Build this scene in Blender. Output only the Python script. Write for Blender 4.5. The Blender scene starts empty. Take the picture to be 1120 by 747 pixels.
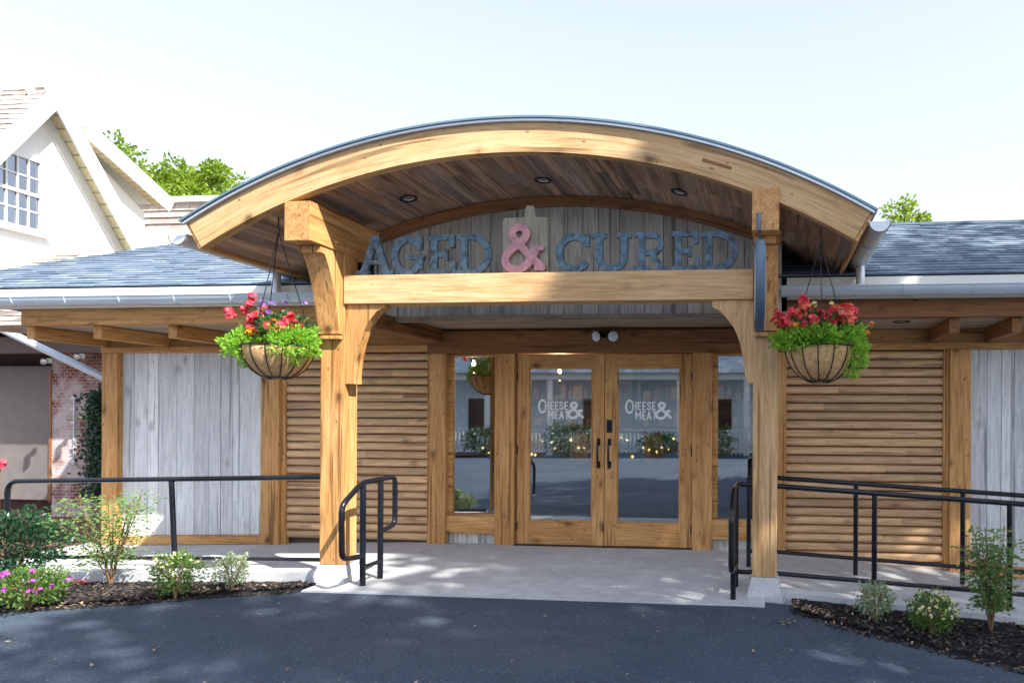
import bpy, bmesh, math, random
import numpy as np
from mathutils import Vector, Matrix
random.seed(7)
PI=math.pi
scn=bpy.context.scene
col=scn.collection
V=Vector
# ---------------------------------------------------------------- camera model
FPX=747.0; T=math.radians(5.74); ROLL=0.005
EYE=V((0,0,1.506))
PX0=845-FPX*math.tan(T); PY0=454.5
Fw=V((-math.sin(T),math.cos(T),0)); Rw=V((math.cos(T),math.sin(T),0)); Uw=V((0,0,1))
Rc=Rw*math.cos(ROLL)+Uw*math.sin(ROLL); Uc=-Rw*math.sin(ROLL)+Uw*math.cos(ROLL)
def ray(px,py): return Fw+Rc*((px-PX0)/FPX)+Uc*((PY0-py)/FPX)
def W(px,py,Y):
    d=ray(px,py); k=Y/d.y; return EYE+d*k
def WX(px,py,X):
    d=ray(px,py); k=X/d.x; return EYE+d*k
def X(px,Y,py=455): return W(px,py,Y).x
def Z(py,Y,px=600): return W(px,py,Y).z

# ---------------------------------------------------------------- materials
def new_mat(name):
    m=bpy.data.materials.new(name); m.use_nodes=True
    nt=m.node_tree; nt.nodes.clear()
    out=nt.nodes.new('ShaderNodeOutputMaterial'); b=nt.nodes.new('ShaderNodeBsdfPrincipled')
    nt.links.new(b.outputs[0],out.inputs[0])
    return m,nt,b,out
def N(nt,t,**kw):
    n=nt.nodes.new(t)
    for k,v in kw.items():
        if k in n.inputs.keys() if not hasattr(n,k) else False: n.inputs[k].default_value=v
        elif hasattr(n,k): setattr(n,k,v)
    return n
def c4(c): return (c[0],c[1],c[2],1)
def ramp(nt,fac,stops,interp='LINEAR'):
    r=nt.nodes.new('ShaderNodeValToRGB'); r.color_ramp.interpolation=interp
    e=r.color_ramp.elements
    while len(e)<len(stops): e.new(0.5)
    for i,(p,c) in enumerate(stops):
        e[i].position=p; e[i].color=c4(c) if len(c)==3 else c
    if fac is not None: nt.links.new(fac,r.inputs[0])
    return r.outputs[0]
def noise(nt,vec,scale,detail=4,rough=.55,dist=0):
    n=nt.nodes.new('ShaderNodeTexNoise'); n.inputs['Scale'].default_value=scale
    n.inputs['Detail'].default_value=detail; n.inputs['Roughness'].default_value=rough
    n.inputs['Distortion'].default_value=dist
    if vec is not None: nt.links.new(vec,n.inputs['Vector'])
    return n.outputs['Fac']
def mapping(nt,vec,scale=(1,1,1),rot=(0,0,0)):
    n=nt.nodes.new('ShaderNodeMapping'); n.inputs['Scale'].default_value=scale; n.inputs['Rotation'].default_value=rot
    nt.links.new(vec,n.inputs['Vector']); return n.outputs[0]
def mix(nt,fac,a,b,mode='MIX'):
    n=nt.nodes.new('ShaderNodeMix'); n.data_type='RGBA'; n.blend_type=mode
    if isinstance(fac,(int,float)): n.inputs[0].default_value=fac
    else: nt.links.new(fac,n.inputs[0])
    for i,s in ((6,a),(7,b)):
        if isinstance(s,(tuple,list)): n.inputs[i].default_value=c4(s)
        else: nt.links.new(s,n.inputs[i])
    return n.outputs[2]
def math_n(nt,op,a,b=None):
    n=nt.nodes.new('ShaderNodeMath'); n.operation=op
    for i,s in enumerate((a,b)):
        if s is None: continue
        if isinstance(s,(int,float)): n.inputs[i].default_value=s
        else: nt.links.new(s,n.inputs[i])
    return n.outputs[0]
def bump(nt,b,h,strength=.3,dist=.01):
    n=nt.nodes.new('ShaderNodeBump'); n.inputs['Strength'].default_value=strength; n.inputs['Distance'].default_value=dist
    nt.links.new(h,n.inputs['Height']); nt.links.new(n.outputs[0],b.inputs['Normal'])
def objvec(nt,rand=True,island=False):
    tc=nt.nodes.new('ShaderNodeTexCoord'); v=tc.outputs['Object']
    if rand:
        oi=nt.nodes.new('ShaderNodeObjectInfo'); s=oi.outputs['Random']
        if island:
            g=nt.nodes.new('ShaderNodeNewGeometry'); s=math_n(nt,'ADD',s,g.outputs['Random Per Island'])
        m=math_n(nt,'MULTIPLY',s,37.0)
        a=nt.nodes.new('ShaderNodeVectorMath'); a.operation='ADD'
        nt.links.new(v,a.inputs[0]); nt.links.new(m,a.inputs[1]); v=a.outputs[0]
    return v
def island(nt):
    return nt.nodes.new('ShaderNodeNewGeometry').outputs['Random Per Island']
def wood(name,cols,axis='z',knots=.85,rough=.6,isl=0.0,isl_cols=None,grain=1.0,bumps=.25,spec=.3,stain=0.0,arc=None):
    """cols = (light, mid, dark) ; axis = grain direction"""
    m,nt,b,_=new_mat(name)
    v=objvec(nt,True,isl>0)
    if arc:
        tc=nt.nodes.new('ShaderNodeTexCoord'); sp=nt.nodes.new('ShaderNodeSeparateXYZ'); nt.links.new(tc.outputs['Object'],sp.inputs[0])
        dx=math_n(nt,'SUBTRACT',sp.outputs[0],arc[0]); dz=math_n(nt,'SUBTRACT',sp.outputs[2],arc[1])
        an=math_n(nt,'MULTIPLY',math_n(nt,'ARCTAN2',dz,dx),arc[2])
        rd=math_n(nt,'SQRT',math_n(nt,'ADD',math_n(nt,'MULTIPLY',dx,dx),math_n(nt,'MULTIPLY',dz,dz)))
        cb_=nt.nodes.new('ShaderNodeCombineXYZ'); nt.links.new(an,cb_.inputs[0]); nt.links.new(sp.outputs[1],cb_.inputs[1]); nt.links.new(rd,cb_.inputs[2]); v=cb_.outputs[0]
    st={'x':(.07,1,1),'y':(1,.07,1),'z':(1,1,.07)}[axis]
    v1=mapping(nt,v,st)
    n1=noise(nt,v1,11*grain,7,.68,.8); n2=noise(nt,v1,52*grain,3,.6)
    big=noise(nt,mapping(nt,v,tuple(.3+.7*s for s in st)),2.1,3,.5)
    base=ramp(nt,n1,[(.33,cols[2]),(.5,cols[1]),(.66,cols[0])])
    base=mix(nt,.35,base,ramp(nt,n2,[(.38,tuple(c*.4 for c in cols[1])),(.56,cols[0])]),'MIX')
    base=mix(nt,ramp(nt,big,[(.3,(0,0,0)),(.75,(.45,.45,.45))]),base,tuple(c*.8 for c in cols[2]))
    if isl>0:
        r=island(nt)
        if isl_cols: t=ramp(nt,r,[(i/max(1,len(isl_cols)-1),c) for i,c in enumerate(isl_cols)])
        else: t=ramp(nt,r,[(0,(.72,.7,.7)),(1,(1.2,1.18,1.15))])
        base=mix(nt,isl,base,t,'MULTIPLY' if not isl_cols else 'MIX') if isl_cols else mix(nt,isl,base,mix(nt,1.0,base,t,'MULTIPLY'))
        if isl_cols:
            base=mix(nt,.55,base,ramp(nt,n1,[(.3,(.25,.25,.25)),(.7,(1.6,1.6,1.6))]),'MULTIPLY')
    if knots>0:
        vo=nt.nodes.new('ShaderNodeTexVoronoi'); vo.inputs['Scale'].default_value=3.8
        ks={'x':(.55,1,1),'y':(1,.55,1),'z':(1,1,.55)}[axis]
        d=nt.nodes.new('ShaderNodeVectorMath'); d.operation='ADD'
        sc=nt.nodes.new('ShaderNodeVectorMath'); sc.operation='SCALE'; sc.inputs[3].default_value=.06
        nn=nt.nodes.new('ShaderNodeTexNoise'); nn.inputs['Scale'].default_value=8; nt.links.new(v,nn.inputs['Vector'])
        nt.links.new(nn.outputs['Color'],sc.inputs[0]); nt.links.new(mapping(nt,v,ks),d.inputs[0]); nt.links.new(sc.outputs[0],d.inputs[1])
        nt.links.new(d.outputs[0],vo.inputs['Vector'])
        kf=ramp(nt,vo.outputs['Distance'],[(.06,(knots,)*3),(.12,(knots*.4,)*3),(.22,(0,0,0))])
        base=mix(nt,kf,base,tuple(c*.22 for c in cols[2]))
    if knots>0:
        vp=nt.nodes.new('ShaderNodeTexVoronoi'); vp.inputs['Scale'].default_value=9.5
        nt.links.new(mapping(nt,v,{'x':(.6,1,1),'y':(1,.6,1),'z':(1,1,.6)}[axis]),vp.inputs['Vector'])
        base=mix(nt,ramp(nt,vp.outputs['Distance'],[(.07,(knots*.8,)*3),(.12,(0,0,0))]),base,tuple(c*.3 for c in cols[2]))
    # narrow drying checks along the grain
    ck=noise(nt,mapping(nt,v,tuple(.35*s if s<1 else s for s in st)),26*grain,2,.4)
    base=mix(nt,ramp(nt,ck,[(.64,(0,0,0)),(.68,(.65,.65,.65))]),base,tuple(c*.3 for c in cols[2]))
    if stain>0:
        sn=noise(nt,mapping(nt,v,(1,1,.5)),1.4,5,.65)
        base=mix(nt,ramp(nt,sn,[(.45,(0,0,0)),(.7,(stain,)*3)]),base,(.09,.085,.08))
    nt.links.new(base,b.inputs['Base Color'])
    b.inputs['Roughness'].default_value=rough; b.inputs['Specular IOR Level'].default_value=spec
    bump(nt,b,mix(nt,.5,n2,n1),bumps,.006)
    return m
def plain(name,c,rough=.5,metal=0,spec=.5,var=.12,scale=6,bmp=.0):
    m,nt,b,_=new_mat(name); v=objvec(nt)
    n=noise(nt,v,scale,5)
    nt.links.new(ramp(nt,n,[(.3,tuple(x*(1-var) for x in c)),(.7,tuple(min(1,x*(1+var)) for x in c))]),b.inputs['Base Color'])
    b.inputs['Roughness'].default_value=rough; b.inputs['Metallic'].default_value=metal; b.inputs['Specular IOR Level'].default_value=spec
    if bmp: bump(nt,b,noise(nt,v,scale*8,4),bmp,.004)
    return m
def emit(name,c,s):
    m,nt,b,_=new_mat(name); b.inputs['Base Color'].default_value=c4(c)
    b.inputs['Emission Color'].default_value=c4(c); b.inputs['Emission Strength'].default_value=s; return m
def leafmat(name,cols,trans=.35,rough=.55):
    m,nt,b,out=new_mat(name)
    c=ramp(nt,island(nt),[(i/(len(cols)-1),k) for i,k in enumerate(cols)])
    nt.links.new(c,b.inputs['Base Color']); b.inputs['Roughness'].default_value=rough; b.inputs['Specular IOR Level'].default_value=.3
    t=nt.nodes.new('ShaderNodeBsdfTranslucent'); nt.links.new(mix(nt,1.0,c,(1.3,1.25,.7),'MULTIPLY'),t.inputs[0])
    ms=nt.nodes.new('ShaderNodeMixShader'); ms.inputs[0].default_value=trans
    nt.links.new(b.outputs[0],ms.inputs[1]); nt.links.new(t.outputs[0],ms.inputs[2]); nt.links.new(ms.outputs[0],out.inputs[0])
    return m
def islandmat(name,cols,rough=.8,nscale=14,nstr=.35,bmp=.3,spec=.3):
    m,nt,b,_=new_mat(name); v=objvec(nt)
    c=ramp(nt,island(nt),[(i/(len(cols)-1),k) for i,k in enumerate(cols)])
    n=noise(nt,v,nscale,5,.65)
    c=mix(nt,nstr,c,ramp(nt,n,[(.3,(.45,.45,.45)),(.7,(1.5,1.5,1.5))]),'MULTIPLY')
    nt.links.new(c,b.inputs['Base Color']); b.inputs['Roughness'].default_value=rough; b.inputs['Specular IOR Level'].default_value=spec
    if bmp: bump(nt,b,noise(nt,v,nscale*6,3),bmp,.004)
    return m
def glassmat(name,tint=(.75,.85,.85),base=.30,top=.88):
    m,nt,b,out=new_mat(name); nt.nodes.remove(b)
    tr=nt.nodes.new('ShaderNodeBsdfTransparent'); tr.inputs[0].default_value=c4(tint)
    gl=nt.nodes.new('ShaderNodeBsdfGlossy'); gl.inputs['Roughness'].default_value=.015; gl.inputs[0].default_value=(.95,.97,1,1)
    lw=nt.nodes.new('ShaderNodeLayerWeight'); lw.inputs[0].default_value=.35
    f=ramp(nt,lw.outputs['Fresnel'],[(0,(base,)*3),(1,(top,)*3)])
    ms=nt.nodes.new('ShaderNodeMixShader'); nt.links.new(f,ms.inputs[0]); nt.links.new(tr.outputs[0],ms.inputs[1]); nt.links.new(gl.outputs[0],ms.inputs[2])
    nt.links.new(ms.outputs[0],out.inputs[0]); return m

CED=((.80,.47,.19),(.65,.33,.11),(.40,.165,.042))      # warm oiled timber
CEL=((.78,.54,.29),(.69,.43,.20),(.52,.28,.10))           # paler fascia timber
M={}
for a in 'xyz': M['ced_'+a]=wood('oiled_timber_'+a,CED,a)
for a in 'xyz': M['pale_'+a]=wood('pale_timber_'+a,CEL,a,knots=.45)
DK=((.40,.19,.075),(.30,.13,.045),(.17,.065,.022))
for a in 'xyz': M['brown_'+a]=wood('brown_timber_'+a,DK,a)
M['log']=wood('weathered_board',((.88,.62,.37),(.75,.48,.26),(.50,.29,.14)),'x',knots=.5,isl=.8)
M['grey']=wood('grey_barn_board',((.84,.86,.86),(.77,.80,.80),(.62,.65,.66)),'z',knots=.45,isl=.9,rough=.8,spec=.15)
M['tymp']=wood('aged_barn_board',((.74,.74,.66),(.60,.60,.54),(.36,.37,.34)),'z',knots=.3,isl=.8,rough=.85,spec=.1)
M['soff']=wood('soffit_board',((.66,.46,.32),(.48,.31,.21),(.20,.13,.095)),'y',knots=.3,isl=.5,
   isl_cols=[(.13,.10,.095),(.66,.39,.24),(.27,.235,.225),(.75,.52,.34),(.17,.12,.10),(.46,.25,.145),(.34,.34,.36),(.13,.10,.085),(.66,.38,.21),(.22,.21,.23)],rough=.75)
M['ceil']=wood('ceiling_board',((.56,.46,.35),(.46,.37,.27),(.30,.23,.16)),'x',knots=.4,isl=.6)
M['black']=plain('black_metal',(.010,.012,.018),.2,.2,.5,.3)
M['galv']=plain('galvanised_metal',(.66,.71,.75),.35,.45,.5,.08,3)
M['gutter']=plain('gutter_metal',(.60,.68,.74),.35,.15,.5,.06,3)
M['fascia_w']=plain('painted_fascia',(.82,.79,.70),.6,0,.3,.06)
M['shingle']=islandmat('asphalt_shingle',[(.11,.155,.20),(.15,.20,.255),(.125,.17,.22),(.19,.24,.295),(.10,.14,.185),(.22,.27,.32),(.13,.18,.23)],.85,20,.35,.5)
M['white']=plain('white_paint',(.80,.80,.77),.6,0,.3,.03)
M['letter']=plain('painted_slate_letter',(.11,.17,.215),.6,0,.3,.6,22,.6)
M['pink']=plain('painted_pink_letter',(.60,.30,.32),.6,0,.3,.3,14,.4)
M['cutb']=wood('cutting_board_wood',((.50,.46,.36),(.42,.38,.29),(.30,.26,.19)),'z',knots=.2,rough=.7)
M['decal']=plain('white_vinyl',(.85,.85,.84),.5,0,.3,.02)
M['glass']=glassmat('clear_glass')
M['glass_w']=glassmat('house_glass',(.5,.55,.6),.25,.9)
M['bulb']=emit('warm_bulb',(1,.62,.25),5)
M['lens']=plain('lamp_lens',(.75,.77,.80),.25,0,.6,.03)
M['coir']=plain('coir_liner',(.60,.37,.17),.95,0,.1,.3,30,.8)
M['room']=plain('room_wall',(.14,.045,.035),.8)
M['roomf']=plain('room_floor',(.10,.085,.075),.5)
M['counter']=plain('counter_panel',(.04,.045,.055),.3)

def concrete():
    m,nt,b,_=new_mat('broom_concrete'); v=objvec(nt,False)
    n=noise(nt,v,1.3,6,.6); n2=noise(nt,v,60,3,.7); n3=noise(nt,v,7,4,.6)
    c=ramp(nt,n,[(.3,(.50,.51,.515)),(.7,(.64,.65,.65))])
    c=mix(nt,.5,c,ramp(nt,n3,[(.35,(.75,.75,.76)),(.65,(1.1,1.1,1.1))]),'MULTIPLY')
    c=mix(nt,.35,c,ramp(nt,n2,[(.35,(.6,.6,.6)),(.6,(1.15,1.15,1.15))]),'MULTIPLY')
    nt.links.new(c,b.inputs['Base Color']); b.inputs['Roughness'].default_value=.85; b.inputs['Specular IOR Level'].default_value=.25
    bump(nt,b,n2,.35,.004); return m
M['conc']=concrete()
def asphalt():
    m,nt,b,_=new_mat('asphalt'); v=objvec(nt,False)
    n=noise(nt,v,.8,5,.6); vo=nt.nodes.new('ShaderNodeTexVoronoi'); vo.inputs['Scale'].default_value=120; nt.links.new(v,vo.inputs['Vector'])
    n2=noise(nt,v,55,3,.7)
    c=ramp(nt,n,[(.3,(.038,.057,.084)),(.7,(.058,.079,.110))])
    c=mix(nt,.8,c,ramp(nt,vo.outputs['Color'],[(.1,(.6,.6,.6)),(.8,(1.5,1.5,1.5))]),'MULTIPLY')
    dn=noise(nt,mapping(nt,v,(1,2.2,1)),.55,6,.7,.4); c=mix(nt,ramp(nt,dn,[(.48,(0,0,0)),(.72,(.38,.38,.38))]),c,(.135,.155,.18))
    sp=ramp(nt,noise(nt,v,42,1,.4),[(.70,(0,0,0)),(.74,(.5,.5,.5))])
    c=mix(nt,sp,c,(.30,.30,.29))
    nt.links.new(c,b.inputs['Base Color']); b.inputs['Roughness'].default_value=.8; b.inputs['Specular IOR Level'].default_value=.35
    bump(nt,b,mix(nt,.5,n2,vo.outputs['Distance']),.9,.010); return m
M['asph']=asphalt()
def brick(name,c1,c2,mortar,sc=1.0,rot=(PI/2,0,0),w=.5,h=.25,scale=5,white=0,msize=.02):
    m,nt,b,_=new_mat(name); v=objvec(nt,False)
    v=mapping(nt,v,(1,1,1),rot)
    t=nt.nodes.new('ShaderNodeTexBrick'); nt.links.new(v,t.inputs['Vector'])
    t.inputs['Color1'].default_value=c4(c1); t.inputs['Color2'].default_value=c4(c2); t.inputs['Mortar'].default_value=c4(mortar)
    t.inputs['Scale'].default_value=scale; t.inputs['Brick Width'].default_value=w; t.inputs['Row Height'].default_value=h; t.inputs['Mortar Size'].default_value=msize
    c=mix(nt,.4,t.outputs['Color'],ramp(nt,noise(nt,v,18,4),[(.3,(.6,.6,.6)),(.7,(1.3,1.3,1.3))]),'MULTIPLY')
    if white:
        c=mix(nt,ramp(nt,noise(nt,v,2.5,5,.65),[(.42,(0,0,0)),(.58,(white,)*3)]),c,(.62,.58,.56))
    nt.links.new(c,b.inputs['Base Color']); b.inputs['Roughness'].default_value=.9; b.inputs['Specular IOR Level'].default_value=.2
    bump(nt,b,math_n(nt,'SUBTRACT',1.0,t.outputs['Fac']),.6,.008); return m

# ---------------------------------------------------------------- mesh builder
class MB:
    def __init__(s): s.v=[]; s.f=[]; s.sm=[]
    def add(s,vs,fs,smooth=False):
        o=len(s.v); s.v+= [tuple(p) for p in vs]; s.f+=[tuple(i+o for i in f) for f in fs]; s.sm+=[smooth]*len(fs); return s
    def box(s,x0,x1,y0,y1,z0,z1):
        if x0>x1:x0,x1=x1,x0
        if y0>y1:y0,y1=y1,y0
        if z0>z1:z0,z1=z1,z0
        vs=[(x0,y0,z0),(x1,y0,z0),(x1,y1,z0),(x0,y1,z0),(x0,y0,z1),(x1,y0,z1),(x1,y1,z1),(x0,y1,z1)]
        return s.add(vs,[(3,2,1,0),(4,5,6,7),(0,1,5,4),(1,2,6,5),(2,3,7,6),(3,0,4,7)])
    def hexa(s,b,t):
        return s.add(list(b)+list(t),[(3,2,1,0),(4,5,6,7),(0,1,5,4),(1,2,6,5),(2,3,7,6),(3,0,4,7)])
    def cbox(s,c,sx,sy,sz,M3=None):
        vs=[]
        for dz in (-1,1):
            for dx,dy in ((-1,-1),(1,-1),(1,1),(-1,1)):
                p=V((dx*sx/2,dy*sy/2,dz*sz/2))
                if M3 is not None: p=M3@p
                vs.append(p+V(c))
        return s.add(vs,[(3,2,1,0),(4,5,6,7),(0,1,5,4),(1,2,6,5),(2,3,7,6),(3,0,4,7)])
    def prism(s,poly,axis,a0,a1):
        """poly in the two other axes (x,z for y ; y,z for x ; x,y for z)"""
        def mk(p,a):
            return {'y':(p[0],a,p[1]),'x':(a,p[0],p[1]),'z':(p[0],p[1],a)}[axis]
        n=len(poly); vs=[mk(p,a0) for p in poly]+[mk(p,a1) for p in poly]
        fs=[tuple(range(n)),tuple(range(2*n-1,n-1,-1))]+[(i,i+n,(i+1)%n+n,(i+1)%n) for i in range(n)]
        return s.add(vs,fs)
    def tube(s,pts,r,n=10,cap=True,r2=None):
        pts=[V(p) for p in pts]; m=len(pts); rings=[]
        t=(pts[1]-pts[0]).normalized(); a=V((0,0,1)) if abs(t.z)<.9 else V((1,0,0))
        u=t.cross(a).normalized()
        vs=[]
        for i,p in enumerate(pts):
            if i==0: tt=pts[1]-pts[0]
            elif i==m-1: tt=pts[-1]-pts[-2]
            else: tt=(pts[i+1]-pts[i]).normalized()+(pts[i]-pts[i-1]).normalized()
            tt.normalize(); u=(u-tt*u.dot(tt)).normalized(); w=tt.cross(u)
            rr=r if r2 is None else r+(r2-r)*i/(m-1)
            for k in range(n):
                an=2*PI*k/n; vs.append(p+(u*math.cos(an)+w*math.sin(an))*rr)
        fs=[(i*n+k,i*n+(k+1)%n,(i+1)*n+(k+1)%n,(i+1)*n+k) for i in range(m-1) for k in range(n)]
        s.add(vs,fs,True)
        if cap:
            s.add(vs[:n],[tuple(range(n-1,-1,-1))]); s.add(vs[-n:],[tuple(range(n))])
        return s
    def lathe(s,prof,c,n=24,smooth=True,axis=None):
        """prof: (r,h) list ; about z (or a matrix)"""
        vs=[]
        for r,h in prof:
            for k in range(n):
                a=2*PI*k/n; p=V((r*math.cos(a),r*math.sin(a),h))
                if axis is not None: p=axis@p
                vs.append(p+V(c))
        fs=[(i*n+k,i*n+(k+1)%n,(i+1)*n+(k+1)%n,(i+1)*n+k) for i in range(len(prof)-1) for k in range(n)]
        return s.add(vs,fs,smooth)
    def leaf(s,p,d,nrm,l,w):
        d=d.normalized(); sd=d.cross(nrm)
        if sd.length<1e-4: sd=V((1,0,0))
        sd=sd.normalized(); n2=sd.cross(d)
        s.add([p,p+d*l*.5+sd*w*.5-n2*l*.04,p+d*l-n2*l*.12,p+d*l*.5-sd*w*.5-n2*l*.04],[(0,1,2,3)])
    def build(s,name,mat,parent=None,bevel=0,recalc=True):
        me=bpy.data.meshes.new(name); me.from_pydata(s.v,[],s.f)
        for p,sm in zip(me.polygons,s.sm): p.use_smooth=sm
        if bevel or recalc:
            bm=bmesh.new(); bm.from_mesh(me)
            if recalc: bmesh.ops.recalc_face_normals(bm,faces=bm.faces)
            if bevel: bmesh.ops.bevel(bm,geom=list(bm.edges),offset=bevel,segments=2,profile=.6,affect='EDGES',clamp_overlap=True)
            bm.to_mesh(me); bm.free()
        me.update(); me.materials.append(mat)
        o=bpy.data.objects.new(name,me); col.objects.link(o)
        if parent is not None: attach(o,parent)
        return o
WL={}
def attach(o,parent):
    o.parent=parent; wl=WL.get(parent.name,V((0,0,0)))
    o.location=-wl; WL[o.name]=V((0,0,0))
def thing(name,label,cat,loc=(0,0,0),group=None):
    o=bpy.data.objects.new(name,None); col.objects.link(o); o.location=loc; o.empty_display_size=.2
    WL[o.name]=V(loc); o['label']=label; o['category']=cat
    if group: o['group']=group
    return o
def tag(o,label,cat,group=None):
    o['label']=label; o['category']=cat
    if group: o['group']=group
    return o
def struct(o,kind='structure'): o['kind']=kind; return o
def B(name,mat,parent,x0,x1,y0,y1,z0,z1,bevel=.006):
    return MB().box(x0,x1,y0,y1,z0,z1).build(name,mat,parent,bevel)
def arcpts(p0,c,p1,n=8):
    return [tuple((1-t)**2*a+2*(1-t)*t*b+t*t*d for a,b,d in zip(p0,c,p1)) for t in [i/n for i in range(n+1)]]
def fillet(pts,r,n=6):
    out=[V(pts[0])]
    for i in range(1,len(pts)-1):
        a,b,c=V(pts[i-1]),V(pts[i]),V(pts[i+1])
        d1=(a-b); d2=(c-b); q=min(r,d1.length*.48,d2.length*.48)
        s=b+d1.normalized()*q; e=b+d2.normalized()*q
        out+=[V(x) for x in arcpts(s,b,e,n)]
    out.append(V(pts[-1])); return out

# ---------------------------------------------------------------- ground level
def zg(x,y=0):
    r=max(0,x+.05); l=max(0,-3.9-x)
    k=1.0 if y>3 else max(.35,1-(3-y)*.1)
    return (-.083*min(r,6)-.03*min(l,12))*k
YW=7.6; YP=5.75; YB=5.95
# base terrain far
g=MB(); xs=[-400,-120,-60,-30,-18]+[-14+.5*i for i in range(45)]+[12,18,30,60,120,400]
ys=[-400,-120,-50,-25,-12,-6,-3]+[-1+.5*i for i in range(20)]+[10,14,20,40,120,400]
vs=[(x,y,zg(x,y)-.14) for y in ys for x in xs]; nx=len(xs)
g.add(vs,[(j*nx+i,j*nx+i+1,(j+1)*nx+i+1,(j+1)*nx+i) for j in range(len(ys)-1) for i in range(nx-1)],True)
struct(g.build('ground',plain('dry_earth',(.16,.15,.10),.95,0,.1,.3,2),None))
# beds outline
LE=[W(392,646,5.47),W(330,650,5.42)]
bedL=[(-4.12,5.44),(-4.6,5.30),(-5.2,5.08),(-6.1,4.84),(-7.2,4.6),(-9,4.35),(-11,4.3)]
bedR=[(.16,5.40),(.45,5.17),(.80,5.0),(1.25,4.80),(1.75,4.60),(2.6,4.3),(4.5,3.9),(7,3.8)]
def interp(pts,x):
    pts=sorted(pts)
    for (a,b),(c,d) in zip(pts,pts[1:]):
        if a<=x<=c: return b+(d-b)*(x-a)/(c-a)
    return pts[0][1] if x<pts[0][0] else pts[-1][1]
# driveway
def yedge(x):
    return 5.62
g=MB(); xs=[-60,-30,-16]+[-12+.25*i for i in range(84)]+[10,14,30,60]; ys=[-40,-20,-10,-5,-2,0,1]+[2+.2*i for i in range(19)]
vs=[(x,y,zg(x,y)-.012-.02*max(0,min(1,(5.3-y)/2))) for y in ys for x in xs]; nx=len(xs)
g.add(vs,[(j*nx+i,j*nx+i+1,(j+1)*nx+i+1,(j+1)*nx+i) for j in range(len(ys)-1) for i in range(nx-1)],True)
struct(g.build('driveway',M['asph'],None))
# entrance slab + walkways (one slab with falls)
g=MB(); 
def sheet(x0,x1,y0,y1,dz,thick,nx=24):
    m=MB(); t=[];b=[]
    X_=[x0+(x1-x0)*i/nx for i in range(nx+1)]
    vs=[]
    for x in X_: vs+= [(x,y0,zg(x,y0)+dz),(x,y1,zg(x,y1)+dz),(x,y0,zg(x,y0)+dz-thick),(x,y1,zg(x,y1)+dz-thick)]
    fs=[]
    for i in range(nx):
        a=4*i;c=4*(i+1)
        fs+=[(a,c,c+1,a+1),(a+2,a+3,c+3,c+2),(a,a+2,c+2,c),(a+1,c+1,c+3,a+3)]
    fs+=[(0,1,3,2),(4*nx,4*nx+2,4*nx+3,4*nx+1)]
    return m.add(vs,fs)
def joint_slab():
    m=MB()
    for a,b in ((-3.99,-.055),): 
        for (y0,y1) in ((5.45,5.70),(5.703,7.9)):
            s=sheet(a,b,y0,y1,.003,.12,8); m.add(s.v,s.f)
    return m
struct(joint_slab().build('entrance_pavement',M['conc'],None))
s=sheet(-8.6,-3.996,5.885,7.9,.0,.12); struct(s.build('walkway',M['conc'],None))
s=sheet(-.049,9,5.885,7.9,.0,.12); struct(s.build('ramp',M['conc'],None))
c=thing('kerb','pale concrete kerb edging the left walkway behind the mulch bed','kerb',(-6,5.8,0))
sheet(-8.6,-3.99,5.72,5.883,.10,.3).build('kerb_stone',M['conc'],c)
c=thing('kerb','pale concrete kerb sloping down beside the right ramp','kerb',(2,5.8,0))
sheet(.06,9,5.72,5.883,.06,.32).build('kerb_stone',M['conc'],c)
s=sheet(-22,-8.604,5.9,10.35,.0,.1,6); struct(s.build('brick_path',brick('paving_brick',(.24,.09,.06),(.17,.07,.05),(.20,.17,.15),rot=(0,0,0),scale=5),None))

# mulch beds
M['mulch']=islandmat('bark_mulch',[(.016,.014,.014),(.034,.027,.024),(.018,.017,.02),(.035,.028,.024),(.012,.012,.014),(.025,.022,.022),(.14,.11,.085),(.05,.036,.028)],.9,20,.4,.4)
def bed(name,edge,x0,x1,n):
    m=MB(); nx=int((x1-x0)/.07); ny=14; rr=random.Random(3)
    vs=[]
    for i in range(nx+1):
        x=x0+(x1-x0)*i/nx; ya=interp(edge,x); yb=5.72
        for j in range(ny+1):
            y=ya+(yb-ya)*j/ny; e=min(1,j/3)
            vs.append((x,y,zg(x,y)-.03+.035*e+.014*rr.random()*e - (.02 if j==0 else 0)))
    m.add(vs,[(i*(ny+1)+j,(i+1)*(ny+1)+j,(i+1)*(ny+1)+j+1,i*(ny+1)+j+1) for i in range(nx) for j in range(ny)],False)
    for k in range(n):
        x=x0+(x1-x0)*rr.random(); ya=interp(edge,x); y=ya-.05+(5.70-ya)*rr.random()**1.1
        zz=zg(x,y)+(.018+.012*rr.random() if y>ya+.05 else -.012)
        a=rr.random()*PI; l=rr.uniform(.02,.06); w=rr.uniform(.008,.02)
        if rr.random()<.08: l*=1.5
        ax=Matrix.Rotation(a,3,'Z')@Matrix.Rotation(rr.uniform(-.5,.5),3,'Y')@Matrix.Rotation(rr.uniform(-.5,.5),3,'X')
        m.cbox((x,y,zz),l,w,.006,ax)
    return struct(m.build(name,M['mulch'],None),'stuff')
bed('mulch_bed',bedL,-9.5,-4.02,5200); bed('mulch_bed',bedR,.17,5.5,4200)
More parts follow.
